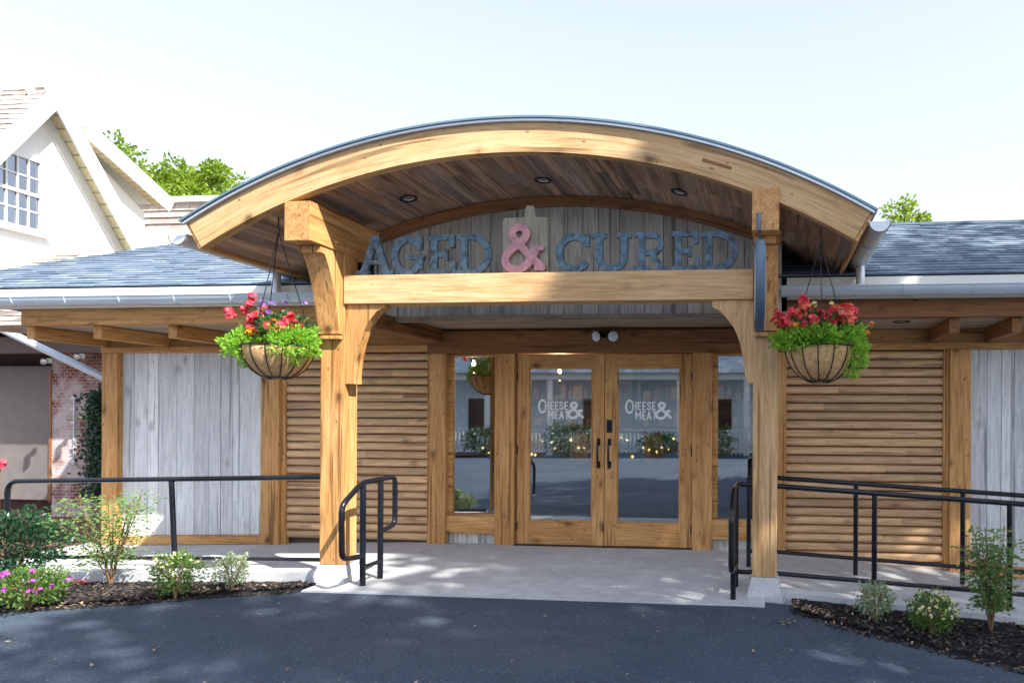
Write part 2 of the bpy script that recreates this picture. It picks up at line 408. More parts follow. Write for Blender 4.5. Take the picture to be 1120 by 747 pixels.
# dry leaves blown against the edges
M['dead']=leafmat('dry_leaf',[(.30,.19,.10),(.22,.12,.06),(.42,.32,.20),(.5,.42,.32)],.2)
m=MB(); rr=random.Random(5)
for k in range(420):
    if k<170: x=rr.gauss(.25,.12) if k<100 else rr.uniform(.1,3); y=interp(bedR,x)+rr.uniform(-.03,.16)
    elif k<330: x=rr.uniform(-6.2,-4.1); y=interp(bedL,x)+rr.uniform(-.05,.12)
    else: x=rr.uniform(-7,3); y=rr.uniform(3.5,5.6)
    if -4.05<x<.16 and y>5.3: y-=.4
    p=V((x,y,zg(x,y)+.012+ (.03 if y>5.2 and not -4<x<.1 else -.012)))
    m.leaf(p,V((rr.uniform(-1,1),rr.uniform(-1,1),rr.uniform(0,.5))),V((rr.uniform(-.3,.3),rr.uniform(-.3,.3),1)),rr.uniform(.02,.045),.02)
struct(m.build('fallen_leaves',M['dead'],None),'stuff')

# ---------------------------------------------------------------- shop building
shop=thing('shop_building','low timber shop with dark shingle roof, double glass doors and slatted walls','building',(-3,YW,0))
ZPL_T=Z(370,YW,210); ZPL_B=Z(380,YW,210)     # wall plate
Xp=[(X(111,YW),X(128,YW)),(X(285,YW),X(305,YW)),(X(467,YW),X(487,YW)),(X(841,YW),X(860,YW)),(X(1039,YW),X(1062,YW)),(X(1062,YW)+1.85,X(1062,YW)+2.07)]
HB=Z(386,YW,640)   # header bottom
for i,(a,b) in enumerate(Xp):
    top=2.235 if i not in (2,3) else HB
    B('timber_post',M['ced_z'],shop,a,b,YW,YW+.16,zg((a+b)/2,YW)-.02,top,.008)
# plates
B('wall_plate',M['ced_x'],shop,Xp[0][0]-.02,Xp[2][0]-.002,YW+.004,YW+.2,2.237,2.31,.006)
B('wall_plate',M['ced_x'],shop,Xp[3][1]+.002,Xp[5][1],YW+.004,YW+.2,2.237,2.31,.006)
# header over the doors
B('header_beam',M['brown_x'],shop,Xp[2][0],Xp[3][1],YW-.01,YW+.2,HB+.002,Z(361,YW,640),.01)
# grey board walls
def boards(x0,x1,z0f,z1,y,mat,parent,name='wall_panel',wmin=.13,wmax=.26,seed=1,th=.025):
    r=random.Random(seed); m=MB(); x=x0
    while x<x1-.01:
        w=min(r.uniform(wmin,wmax),x1-x)
        if x1-x-w<.06: w=x1-x
        dy=r.uniform(0,.006)
        zb0=z0f(x) if callable(z0f) else z0f; zb1=z0f(x+w) if callable(z0f) else z0f
        zt0=z1(x) if callable(z1) else z1; zt1=z1(x+w) if callable(z1) else z1
        a,b=x+.0025,x+w-.0025
        m.hexa([(a,y+dy,zb0),(b,y+dy,zb1),(b,y+dy+th,zb1),(a,y+dy+th,zb0)],[(a,y+dy,zt0),(b,y+dy,zt1),(b,y+dy+th,zt1),(a,y+dy+th,zt0)])
        x+=w
    return m.build(name,mat,parent,.002)
zs=lambda x: zg(x,YW)+.115
boards(Xp[0][1],Xp[1][0],zs,2.237,YW+.07,M['grey'],shop,seed=4)
boards(Xp[4][1],Xp[5][0],zs,2.237,YW+.07,M['grey'],shop,seed=9)
for a,b in ((Xp[0][1],Xp[1][0]),(Xp[4][1],Xp[5][0])):
    m=MB(); m.hexa([(a,YW+.03,zg(a,YW)+.005),(b,YW+.03,zg(b,YW)+.005),(b,YW+.13,zg(b,YW)+.005),(a,YW+.13,zg(a,YW)+.005)],
                   [(a,YW+.03,zg(a,YW)+.112),(b,YW+.03,zg(b,YW)+.112),(b,YW+.13,zg(b,YW)+.112),(a,YW+.13,zg(a,YW)+.112)])
    m.build('sill_beam',M['ced_x'],shop,.005)
# slatted (half-round board) walls
def slats(x0,x1,zb,zt,name,seed):
    r=random.Random(seed); m=MB(); p=.0965; z=zt
    prof=[(-.01,.0),(.014,.001),(.031,.009),(.042,.026),(.045,.043),(.041,.060),(.029,.076),(.010,.085),(-.01,.0865)]
    while z-p>zb-.05:
        z0=z-p; cuts=[x0]
        if r.random()<.55: cuts.append(r.uniform(x0+.25,x1-.25))
        cuts.append(x1)
        for xa_,xb_ in zip(cuts[:-1],cuts[1:]):
          y=YW+.095+r.uniform(0,.008); dz=r.uniform(-.0015,.0015)
          vs=[];n=len(prof)
          for xe in (xa_+.001,xb_-.001):
            for (d,h) in prof: vs.append((xe,y-d,z0+h+.002+dz))
            vs+= [(xe,y+.03,z0+.0885+dz),(xe,y+.03,z0+.002+dz)]
          k=n+2
          m.add(vs,[(i,i+1,i+1+k,i+k) for i in range(n-1)],True)
          m.add(vs,[(n-1,n,n+k,n-1+k),(n,n+1,n+1+k,n+k),(n+1,0,k,n+1+k),tuple(range(k)),tuple(range(2*k-1,k-1,-1))])
        z-=p
    return m.build(name,M['log'],shop)
lx0=Xp[1][1]+.06; slats(lx0,Xp[2][0],.02,2.235,'slatted_wall',1)
rx1=Xp[4][0]-.06; slats(Xp[3][1],rx1,zg(rx1,YW)-.05,2.235,'slatted_wall',2)
for a,b in ((Xp[1][1]+.002,lx0-.002),(rx1+.002,Xp[4][0]-.002)):
    B('trim_strip',M['log'] if 0 else M['ced_z'],shop,a,b,YW+.04,YW+.11,zg(a,YW)+.0,2.234,.004)
# walls behind everything (solid body)
body=plain('building_core',(.10,.08,.06),.9)
B('core_wall',body,shop,Xp[0][0]+.02,Xp[2][0]+.05,YW+.14,YW+.3,-.5,2.6,0)
B('core_wall',body,shop,Xp[3][0]+.05,Xp[5][1],YW+.14,YW+.3,-.9,2.6,0)
B('side_wall',M['ced_z'],shop,Xp[0][0]+.01,Xp[0][0]+.15,YW+.301,13.4,-.5,2.6,0)
# small panels under sidelights, sidelight windows
zr0,zr1=Z(584,YW,515),Z(563,YW,515)
sills=[]
def sidelight(x0,x1,label,gl_t,zr0,zr1,seed):
    boards(x0,x1,.0,zr0-.002,YW+.075,M['tymp'],shop,'base_panel',.1,.16,seed)
    w=MB(); w.box(x0,x1,YW+.03,YW+.14,zr0,zr1); w.box(x0,x0+.055,YW+.07,YW+.14,zr1,gl_t); w.box(x1-.022,x1,YW+.05,YW+.14,zr1,gl_t); w.box(x0+.055,x1-.022,YW+.07,YW+.14,gl_t-.03,gl_t)
    f=w.build('window',M['ced_x'],shop,.004)
    f['label']=label
    q=MB().box(x0+.05,x1-.02,YW+.10,YW+.108,zr1-.01,gl_t-.02).build('pane',M['glass'],f)
    return f
xd0,xd1=X(541,YW),X(562,YW); xd2,xd3=X(757,YW),X(779,YW)
B('door_post',M['ced_z'],shop,xd0,xd1,YW+.01,YW+.16,0,HB,.008)
B('door_post',M['ced_z'],shop,xd2,xd3,YW+.01,YW+.16,0,HB,.008)
sidelight(Xp[2][1],xd0,'left sidelight window beside the doors',HB,zr0,zr1,3)
sidelight(xd3,Xp[3][0],'right sidelight window beside the doors',HB,zr0,zr1,5)

# ---- glyphs
def seglist(pl): return list(zip(pl[:-1],pl[1:]))
def ell(cx,cy,rx,ry,a0,a1,n=18):
    return [(cx+rx*math.cos(math.radians(a0+(a1-a0)*i/n)),cy+ry*math.sin(math.radians(a0+(a1-a0)*i/n))) for i in range(n+1)]
def spl(pts,n=6):
    out=[];P=[pts[0]]+pts+[pts[-1]]
    for i in range(1,len(P)-2):
        p0,p1,p2,p3=P[i-1:i+3]
        for k in range(n):
            t=k/n; out.append(tuple(.5*((2*b)+(-a+c)*t+(2*a-5*b+4*c-d)*t*t+(-a+3*b-3*c+d)*t**3) for a,b,c,d in zip(p0,p1,p2,p3)))
    out.append(pts[-1]); return out
S=.085
AMP=spl([(.98,.10),(.72,.32),(.42,.62),(.27,.80),(.33,.94),(.48,.965),(.60,.88),(.58,.74),(.42,.60),(.22,.47),(.11,.31),(.15,.14),(.32,.055),(.52,.09),(.70,.25),(.84,.50)])
SLAB={
'A':(1.0,[('p',[(.18,.06),(.49,.93)],S),('p',[(.82,.06),(.51,.93)],S),('b',(.28,.27,.72,.38)),('b',(0,0,.34,.12)),('b',(.64,0,1.0,.12)),('b',(.36,.88,.62,1.0))]),
'G':(.95,[('p',ell(.48,.5,.38,.41,48,300),S+.005),('p',ell(.48,.5,.38,.41,300,345,6),S+.005),('b',(.74,.14,.92,.50)),('b',(.50,.39,.97,.50)),('b',(.76,.64,.90,.98))]),
'E':(.85,[('b',(.10,0,.30,1)),('b',(0,0,.82,.13)),('b',(0,.87,.80,1)),('b',(.25,.44,.60,.56)),('b',(.68,0,.84,.33)),('b',(.66,.68,.81,1)),('b',(.50,.36,.61,.64))]),
'D':(.95,[('b',(.10,0,.29,1)),('b',(0,0,.5,.13)),('b',(0,.87,.5,1)),('p',ell(.47,.5,.38,.425,-90,90),S)]),
'C':(.90,[('p',ell(.48,.5,.39,.42,45,315),S+.005),('b',(.74,.66,.88,.98)),('p',[(.70,.89),(.80,.74)],.06)]),
'U':(1.0,[('p',[(.19,.93)]+ell(.5,.39,.31,.31,180,360)+[(.81,.93)],S+.008),('b',(0,.87,.37,1)),('b',(.63,.87,1.0,1))]),
'R':(.98,[('b',(.12,0,.31,1)),('b',(0,0,.44,.12)),('b',(0,.88,.5,1)),('p',[(.3,.925),(.5,.925)]+ell(.52,.70,.26,.225,90,-90)+[(.3,.475)],S-.01),('p',[(.50,.47),(.80,.07)],S),('b',(.66,0,.99,.12))]),
'&':(1.05,[('p',AMP,.085),('b',(.70,.46,1.02,.56)),('b',(.80,.03,1.04,.15))]),
}
w_=.075
SANS={
'C':(.62,[('p',ell(.36,.5,.27,.45,50,310),w_)]),
'H':(.62,[('b',(.04,0,.19,1)),('b',(.43,0,.58,1)),('b',(.1,.43,.5,.57))]),
'E':(.52,[('b',(.04,0,.19,1)),('b',(.04,0,.5,.14)),('b',(.04,.86,.5,1)),('b',(.04,.43,.44,.57))]),
'S':(.56,[('p',spl([(.47,.80),(.36,.925),(.20,.91),(.11,.76),(.20,.60),(.36,.46),(.46,.28),(.38,.11),(.22,.07),(.09,.2)]),w_)]),
'M':(.76,[('b',(.04,0,.18,1)),('b',(.58,0,.72,1)),('p',[(.11,.93),(.38,.35)],w_-.01),('p',[(.65,.93),(.38,.35)],w_-.01)]),
'A':(.66,[('p',[(.11,.06),(.33,.93)],w_),('p',[(.55,.06),(.33,.93)],w_),('b',(.2,.25,.46,.37))]),
'T':(.58,[('b',(.215,0,.365,1)),('b',(.02,.86,.56,1))]),
'&':(1.05,[('p',AMP,.08),('b',(.70,.46,1.0,.55))]),
}
def glyph_mesh(prims,height,thick,res=.022,bevel=.0):
    """outline by marching squares over a distance field; returns verts/faces in x,z, extruded in y"""
    x0,x1,y0,y1=-.06,1.14,-.06,1.08
    nx=int((x1-x0)/res)+1; ny=int((y1-y0)/res)+1
    gx,gy=np.meshgrid(np.linspace(x0,x1,nx),np.linspace(y0,y1,ny),indexing='ij')
    D=np.full(gx.shape,9.0)
    for p in prims:
        if p[0]=='b':
            a,b,c,d=p[1]; cx,cy=(a+c)/2,(b+d)/2; hx,hy=(c-a)/2,(d-b)/2
            qx=np.abs(gx-cx)-hx; qy=np.abs(gy-cy)-hy
            dd=np.minimum(np.maximum(qx,qy),0)+np.hypot(np.maximum(qx,0),np.maximum(qy,0))
            D=np.minimum(D,dd)
        else:
            for (a,b) in seglist(p[1]):
                ax,ay=a; bx,by=b; vx,vy=bx-ax,by-ay; L=vx*vx+vy*vy+1e-9
                t=np.clip(((gx-ax)*vx+(gy-ay)*vy)/L,0,1)
                D=np.minimum(D,np.hypot(gx-ax-t*vx,gy-ay-t*vy)-p[2])
    bm=bmesh.new(); cache={}
    def vert(k,x,y):
        if k not in cache: cache[k]=bm.verts.new((x*height,0,y*height))
        return cache[k]
    for i in range(nx-1):
        for j in range(ny-1):
            cs=[(i,j),(i+1,j),(i+1,j+1),(i,j+1)]; ds=[D[c] for c in cs]
            if min(ds)>=0: continue
            poly=[]
            for k in range(4):
                c,d=cs[k],ds[k]; c2,d2=cs[(k+1)%4],ds[(k+1)%4]
                if d<0: poly.append(vert(c,gx[c],gy[c]))
                if (d<0)!=(d2<0):
                    t=d/(d-d2); key=tuple(sorted((c,c2)))
                    poly.append(vert(key,gx[c]+t*(gx[c2]-gx[c]),gy[c]+t*(gy[c2]-gy[c])))
            if len(poly)>=3:
                try: bm.faces.new(poly)
                except ValueError: pass
    bmesh.ops.dissolve_limit(bm,angle_limit=.02,verts=bm.verts,edges=bm.edges)
    r=bmesh.ops.extrude_face_region(bm,geom=list(bm.faces))
    for e in r['geom']:
        if isinstance(e,bmesh.types.BMVert): e.co.y+=thick
    bmesh.ops.recalc_face_normals(bm,faces=bm.faces)
    me=bpy.data.meshes.new('glyph'); bm.to_mesh(me); bm.free(); return me
def place_mesh(name,me,mat,parent,loc,scale=(1,1,1),rot=(0,0,0)):
    me.materials.clear(); me.materials.append(mat)
    o=bpy.data.objects.new(name,me); col.objects.link(o); attach(o,parent)
    o.location=o.location+V(loc); o.scale=scale; o.rotation_euler=rot; return o

# ---- doors
GT,GBm=Z(402,YW,660),Z(572,YW,660)
def door(x0,x1,label,hinge_left,s=.14):
    yd=YW+.05; t=.05
    d=MB()
    d.box(x0,x0+s,yd,yd+t,.015,HB-.01); d.box(x1-s,x1,yd,yd+t,.015,HB-.01)
    o=MB(); 
    leaf=d.build('door',M['ced_z'],shop,.004); leaf['label']=label
    B('rail',M['ced_x'],leaf,x0+s,x1-s,yd+.001,yd+t-.001,GT,HB-.012,.003)
    B('rail',M['ced_x'],leaf,x0+s,x1-s,yd+.001,yd+t-.001,.017,GBm,.003)
    m=MB()
    for (a,b,c,e) in ((x0+s,x1-s,GT-.012,GT),(x0+s,x1-s,GBm,GBm+.012),(x0+s,x0+s+.012,GBm+.012,GT-.012),(x1-s-.012,x1-s,GBm+.012,GT-.012)): m.box(a,b,yd+.008,yd+.03,c,e)
    m.build('glazing_bead',M['ced_z'],leaf)
    MB().box(x0+s-.005,x1-s+.005,yd+.022,yd+.028,GBm-.005,GT+.005).build('pane',M['glass'],leaf)
    # lettering
    cx=(x0+x1)/2-.03; zc=Z(450,YW,660); h=.095
    def word(txt,x,z,h,big=None):
        ms=[]
        for k,ch in enumerate(txt):
            wd,pr=SANS[ch]
            hh=h*1.65 if (big and k==0) else h; zz=z-(hh-h)*.62 if (big and k==0) else z
            me=glyph_mesh(pr,hh,.0016,.05); me.transform(Matrix.Translation((x,yd+.018,zz)))
            ms.append(me); x+=(wd+.05)*hh*(.78 if big and k==0 else 1)
        return ms,x
    ms1,xe=word('CHEESE',cx-.245,zc+.018,h,True)
    ms2,_=word('MEAT',cx-.125,zc-.088,h*1.0)
    ms3,_=word('&',cx+.10,zc-.085,.19)
    lm=MB()
    for me in ms1+ms2+ms3:
        lm.add([v.co for v in me.vertices],[tuple(p.vertices) for p in me.polygons]); bpy.data.meshes.remove(me)
    lt=lm.build('lettering',M['decal'],leaf)
    # pull handle
    hx=x1-s*.45 if hinge_left else x0+s*.40
    hz=Z(496,YW,660)
    hm=MB().tube(fillet([(hx,yd,hz+.13),(hx,yd-.055,hz+.12),(hx,yd-.06,hz),(hx,yd-.055,hz-.12),(hx,yd,hz-.13)],.04),.012,8)
    hm.box(hx-.02,hx+.02,yd-.008,yd-.0005,hz+.09,hz+.17); hm.box(hx-.02,hx+.02,yd-.008,yd-.0005,hz-.17,hz-.09)
    hm.build('handle',M['black'],leaf)
    if not hinge_left:
        MB().box(hx-.03,hx+.03,yd-.02,yd-.0005,Z(473,YW,660),Z(459,YW,660)).build('lock_plate',M['black'],leaf,.004)
    else: MB().lathe([(0,-.004),(.022,-.004),(.022,0)],(hx,yd-.001,Z(574,YW,660)),12,axis=Matrix.Rotation(PI/2,3,'X')).build('lock_cylinder',M['black'],leaf)
    kx=x0 if hinge_left else x1
    for hz2 in (.22,1.1,1.95):
        MB().box(kx-.012,kx+.012,yd-.012,yd-.0005,hz2-.05,hz2+.05).build('hinge',M['black'],leaf,.003)
    return leaf
xm=X(660,YW)
door(xd1+.02,xm-.004,'left door leaf',True); door(xm+.004,xd2-.006,'right door leaf with lock plate',False)
B('threshold',M['black'],shop,xd1,xd2,YW+.0,YW+.16,.004,.014,0)
B('door_jamb',M['brown_z'],shop,xd1+.001,xd1+.018,YW+.03,YW+.15,.0,HB,0)
# vestibule ceiling and trims
ZC=Z(345,6.62,600)
def planks_x(x0,x1,y0,y1,z,mat,name,parent,seed,w=.13,slope=0):
    r=random.Random(seed); m=MB(); y=y0
    while y<y1-.01:
        yy=min(y+w,y1); x=x0
        while x<x1-.01:
            xe=min(x1,x+r.uniform(1.2,2.6)); 
            if x1-xe<.4: xe=x1
            m.box(x+.001,xe-.001,y+.0015,yy-.0015,z+r.uniform(0,.002),z+.02); x=xe
        y=yy
    return m.build(name,mat,parent)
planks_x(Xp[2][0],Xp[3][1],6.66,YW+.2,ZC,M['ceil'],'vestibule_ceiling',shop,3)
planks_x(Xp[0][0]-.95,Xp[2][0]-.01,6.84,YW+.2,2.462,M['ceil'],'porch_ceiling',shop,4)
planks_x(Xp[3][1]+.01,Xp[5][1]+.6,6.84,YW+.2,2.462,M['ceil'],'porch_ceiling',shop,5)
# band between plate and ceiling (behind outlookers)
B('upper_board',M['ced_x'],shop,Xp[0][0],Xp[2][0]-.002,YW+.05,YW+.13,2.312,2.46,0)
B('upper_board',M['ced_x'],shop,Xp[3][1]+.002,Xp[5][1],YW+.05,YW+.13,2.312,2.46,0)
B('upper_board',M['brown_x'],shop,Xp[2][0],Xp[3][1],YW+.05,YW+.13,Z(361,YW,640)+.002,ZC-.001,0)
# outlookers
op=[(X(29,6.78,355),)*2,(X(102,6.78,355),)*2,(X(184,6.78,355),)*2,(X(265,6.78,355),)*2]
for a,_ in op: B('outlooker',M['ced_y'],shop,a,a+.10,6.78,YW+.049,2.315,2.458,.008)
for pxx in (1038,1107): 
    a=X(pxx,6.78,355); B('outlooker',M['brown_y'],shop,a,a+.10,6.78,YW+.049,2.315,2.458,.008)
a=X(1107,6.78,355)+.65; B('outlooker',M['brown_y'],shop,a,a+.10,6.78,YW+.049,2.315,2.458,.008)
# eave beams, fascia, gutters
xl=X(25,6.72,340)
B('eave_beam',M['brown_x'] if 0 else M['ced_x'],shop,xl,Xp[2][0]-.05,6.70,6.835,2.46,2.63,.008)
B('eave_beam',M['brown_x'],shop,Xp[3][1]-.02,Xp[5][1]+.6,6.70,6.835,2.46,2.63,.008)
RX0,RX1=X(-120,6.6,320),Xp[5][1]+1.0
for a,b in ((RX0,Xp[2][0]-.02),(Xp[3][1]-.02,RX1)):
    B('fascia_board',M['fascia_w'],shop,a,b,6.565,6.695,2.633,2.824,.004)
def halfround(p0,p1,r,up=V((0,0,1)),endcap=True):
    m=MB(); p0=V(p0);p1=V(p1); t=(p1-p0).normalized(); sd=t.cross(up).normalized(); n=12
    vs=[]
    for p in (p0,p1):
        for rr_ in (r,r-.006):
            for k in range(n+1):
                a=PI+PI*k/n; vs.append(p+sd*math.cos(a)*rr_+up*math.sin(a)*rr_)
    q=n+1
    fs=[];
    for k in range(n):
        fs+=[(k,k+1,2*q+k+1,2*q+k),(q+k,3*q+k,3*q+k+1,q+k+1)]
    m.add(vs,fs,True)
    m.add(vs,[(0,2*q,3*q,q),(n,q+n,3*q+n,2*q+n)]+[(k,q+k,q+k+1,k+1) for k in range(n)]+[(2*q+k,2*q+k+1,3*q+k+1,3*q+k) for k in range(n)])
    if endcap:
        m.add([vs[k] for k in range(q)],[tuple(range(q))]); m.add([vs[2*q+k] for k in range(q)],[tuple(range(q))])
    m.tube([p0+sd*r+up*.004,p1+sd*r+up*.004],.009,8); m.tube([p0-sd*r+up*.004,p1-sd*r+up*.004],.006,6)
    L=(p1-p0).length; k=.5
    while k<L:
        c=p0+t*k; m.tube([c+sd*math.cos(PI+PI*i/10)*(r+.004)+up*math.sin(PI+PI*i/10)*(r+.004) for i in range(11)],.0045,6); k+=.62
    return m
halfround((RX0,6.475,2.708),(Xp[2][0]-.0,6.475,2.708),.082).build('gutter',M['gutter'],shop)
halfround((Xp[3][1]-.08,6.475,2.708),(RX1,6.475,2.708),.082).build('gutter',M['gutter'],shop)
# roof with shingle courses
SL=.42; ZE=2.838; YE=6.56; YR=YE+ (lambda: (204/747*YE-(ZE-1.506))/(SL-204/747))()
ZR=ZE+SL*(YR-YE)
def roof():
    m=MB(); r=random.Random(11); xhl=X(212,YR,255)  # hip starts
    hx=RX0-.1
    core=MB(); core.add([(hx,YE+.01,ZE-.01),(RX1,YE+.01,ZE-.01),(RX1,YR,ZR-.03),(xhl,YR,ZR-.03),(RX1,2*YR-YE,ZE-.03),(hx,2*YR-YE,ZE-.03)],
        [(0,1,2,3),(3,2,4,5),(0,3,5),(0,5,4,1),(1,4,2)])
    c=core.build('roof',M['shingle'],shop)
    ex=.145; d=(YR-YE)*math.hypot(1,SL); rows=int(d/ex)+1
    cs,sn=1/math.hypot(1,SL),SL/math.hypot(1,SL)
    for i in range(rows):
        s0=i*ex; s1=min(s0+ex+.02,d)
        f=s0/d; xl_=hx+(xhl-hx)*f
        x=xl_-r.uniform(0,.1)
        while x<RX1:
            w=r.choice((.14,.2,.26,.33)); th=r.choice((.008,.008,.014))
            y0,z0=YE+s0*cs,ZE+s0*sn; y1,z1=YE+s1*cs,ZE+s1*sn
            o=.006; a,b=x+.002,min(x+w-.002,RX1)
            if not(-3.7<x<-.2 and z0<3.4) and b>a:
                n_=V((0,-sn,cs))
                q=[V((a,y0,z0)),V((b,y0,z0)),V((b,y1,z1)),V((a,y1,z1))]
                m.hexa([q[0],q[1],q[2],q[3]],[q[0]+n_*(th+o),q[1]+n_*(th+o),q[2]+n_*.004,q[3]+n_*.004])
            x+=w
    m.build('shingles',M['shingle'],c)
    # cap
    MB().box(xhl,RX1,YR-.1,YR+.1,ZR-.02,ZR+.015).build('ridge_cap',M['shingle'],c)
roof()
# ---------------------------------------------------------------- interior
room=MB(); a,b=Xp[0][1]+.3,Xp[5][0]-.2
a,b=Xp[2][0]-1.2,Xp[3][1]+1.2
room.box(a,b,11.6,11.7,0,2.9); room.box(a-.1,a,YW+.3,11.7,0,2.9); room.box(b,b+.1,YW+.3,11.7,0,2.9)
room.build('interior_wall',M['room'],shop)
B('interior_floor',M['roomf'],shop,a,b,YW+.16,11.6,-.03,.0,0)
B('interior_ceiling',plain('room_ceiling',(.12,.10,.09),.8),shop,a,b,YW+.21,11.6,2.7,2.72,0)
M['bulb2']=emit('small_warm_bulb',(1,.5,.2),2.2)
M['goods']=islandmat('packed_goods',[(.55,.38,.12),(.45,.10,.07),(.60,.52,.40),(.25,.12,.05),(.62,.45,.2),(.15,.2,.1),(.5,.25,.15)],.5,10,.2,0)
M['rack']=wood('shelf_wood',((.28,.16,.08),(.2,.11,.05),(.12,.06,.03)),'x',knots=.2)
def display(name,label,x0,x1,y,z0,z1,nsh,seed,dep=.5,back=True):
    r=random.Random(seed); t=thing(name,label,'shelving',((x0+x1)/2,y,0),)
    f=MB(); f.box(x0,x0+.05,y,y+dep,0,z1); f.box(x1-.05,x1,y,y+dep,0,z1)
    if back: f.box(x0+.05,x1-.05,y+dep-.03,y+dep,0,z1)
    f.build('frame',M['rack'],t)
    for i in range(nsh):
        z=z0+(z1-z0)*i/nsh; B('shelf',M['rack'],t,x0+.05,x1-.05,y+.01,y+dep-.031,z-.03,z,0)
        gm=MB(); x=x0+.08
        while x<x1-.15:
            w=r.uniform(.06,.16); h=r.uniform(.08,.24); 
            if r.random()<.9:
                if r.random()<.5: gm.box(x,x+w,y+.06,y+.06+w,z+.001,z+h)
                else: gm.lathe([(0,.001),(w*.45,.001),(w*.45,h*.7),(w*.2,h*.85),(w*.2,h),(0,h)],(x+w/2,y+.15,z),10)
            x+=w+r.uniform(.01,.05)
        g_=gm.build('packed_goods',M['goods'],t); g_['kind']='stuff'
display('shelf_unit','dark wooden shelves of packed foods inside, seen through the left door',-4.6,-2.3,11.0,.45,2.2,4,1)
display('shelf_unit','dark wooden shelves of packed foods inside, seen through the right door',-2.2,.6,11.0,.45,2.2,4,2)
t=thing('display_counter','dark refrigerated counter with lit food display inside the shop','counter',(-2.6,9.3,0))
B('cabinet',M['counter'],t,-4.2,-1.2,9.2,9.9,0,.85,.01)
MB().box(-4.15,-1.25,9.26,9.28,.87,1.25).build('pane',M['glass'],t); B('top',M['counter'],t,-4.2,-1.2,9.25,9.9,1.25,1.28,.005)
r=random.Random(3)
for k in range(30):
    xx=-4.1+.095*k+r.uniform(-.03,.03); q_=r.uniform(.014,.028); MB().lathe([(0,-q_),(q_,0),(0,q_)],(xx,9.31+r.uniform(0,.2),1.2-r.uniform(0,.28)),8).build('lamp',M['bulb2'],t)
gm=MB(); r=random.Random(8)
for k in range(90):
    x=r.uniform(-4.1,-1.4); y=r.uniform(9.35,9.7); w=r.uniform(.06,.14); gm.box(x,x+w,y,y+w,.851,.851+r.uniform(.04,.2))
g_=gm.build('food_tray',M['goods'],t); g_['kind']='stuff'
for (px_,py_,Y_) in ((612,406,8.6),(518,398,8.8)):
    p=W(px_,py_,Y_)
    t=thing('pendant_lamp','glowing warm bulb on a black cord inside, '+('above the left door glass' if px_>600 else 'seen at the top of the left sidelight'),'lamp',p)
    MB().lathe([(0,-.03),(.018,-.024),(.026,0),(.018,.02),(.010,.05),(0,.055)],p,12).build('bulb',M['bulb'],t)
    li=bpy.data.lights.new('bulb_light','POINT'); li.energy=9; li.color=(1,.62,.32); li.shadow_soft_size=.004; lo_=bpy.data.objects.new('bulb_light',li); col.objects.link(lo_); attach(lo_,t); lo_.location=(0,0,-.12)
    MB().tube([p+V((0,0,.05)),V((p.x,p.y,2.7))],.006,6).build('cord',M['black'],t)

# ---------------------------------------------------------------- entrance canopy
can=thing('entrance_canopy','arched timber entrance canopy on two posts with curved metal roof','canopy',(-1.9,YP,0))
PL=(X(350,YP),X(376,YP)); PR=(X(823.5,YP),X(850.5,YP))
ZPB=.155
BT,BBt=Z(298,YP,600),Z(330,YP,600)
CZ1=Z(219,5.29,312); CZ0=Z(263,5.29,312)   # cantilever beams top/bottom
cz=(CZ0+Z(252.5,5.29,835))/2; ct=(CZ1+Z(207,5.29,835))/2
for (a,b) in (PL,PR):
    B('post',M['ced_z'] if a<-2 else M['pale_z'],can,a,b,YP,YB,ZPB,cz-.001,.008)
    e=.05
    m=MB(); m.hexa([(a-e-.01,YP-.07,zg(a)-.05),(b+e+.01,YP-.07,zg(a)-.05),(b+e+.01,YB+.07,zg(a)-.05),(a-e-.01,YB+.07,zg(a)-.05)],[(a-.005,YP-.012,ZPB-.002),(b+.005,YP-.012,ZPB-.002),(b+.005,YB+.012,ZPB-.002),(a-.005,YB+.012,ZPB-.002)])
    m.build('pedestal',M['conc'],can,.006)
    # cantilever beam with raked inner end
    m=MB(); m.prism([(5.29,cz),(6.10,cz),(6.30,ct),(5.29,ct)],'x',a-.002,b+.002)
    m.build('cantilever_beam',M['ced_y'] if a<-2 else M['ced_y'],can,.006)
    # forward curved bracket on the post
    yb=YP-.003; zt=cz-.002; zb=Z(366,YP,363)
    pr=[(yb,zb),(yb,zt),(5.44,zt),(5.44,zt-.06),(5.50,zt-.065)]
    pr+=[(x,z) for x,z in arcpts((5.50,zt-.065),(5.63,(zt+zb)/2+.1),(5.70,zb+.03),8)][1:]+[(5.70,zb)]
    MB().prism(pr,'x',a+.012,b-.012).build('bracket',M['ced_z'],can,.003)
    MB().box(a+.012,b-.012,YP-.05,YP-.003,zb-.045,zb-.012).build('bracket_block',M['ced_z'],can,.004)
    # pegs
    for (yy,zz) in ((5.62,cz+.07),(5.80,cz+.05),(5.88,cz+.045)):
        xx=b+.002
        MB().lathe([(0,.02),(.011,.018),(.014,0)],(xx,yy,zz),10,axis=Matrix.Rotation(PI/2,3,'Y')).build('peg',M['ced_z'],can)
B('cross_beam',M['pale_x'],can,PL[1]+.001,PR[0]-.001,YP-.012,YB-.02,BBt,BT,.006)
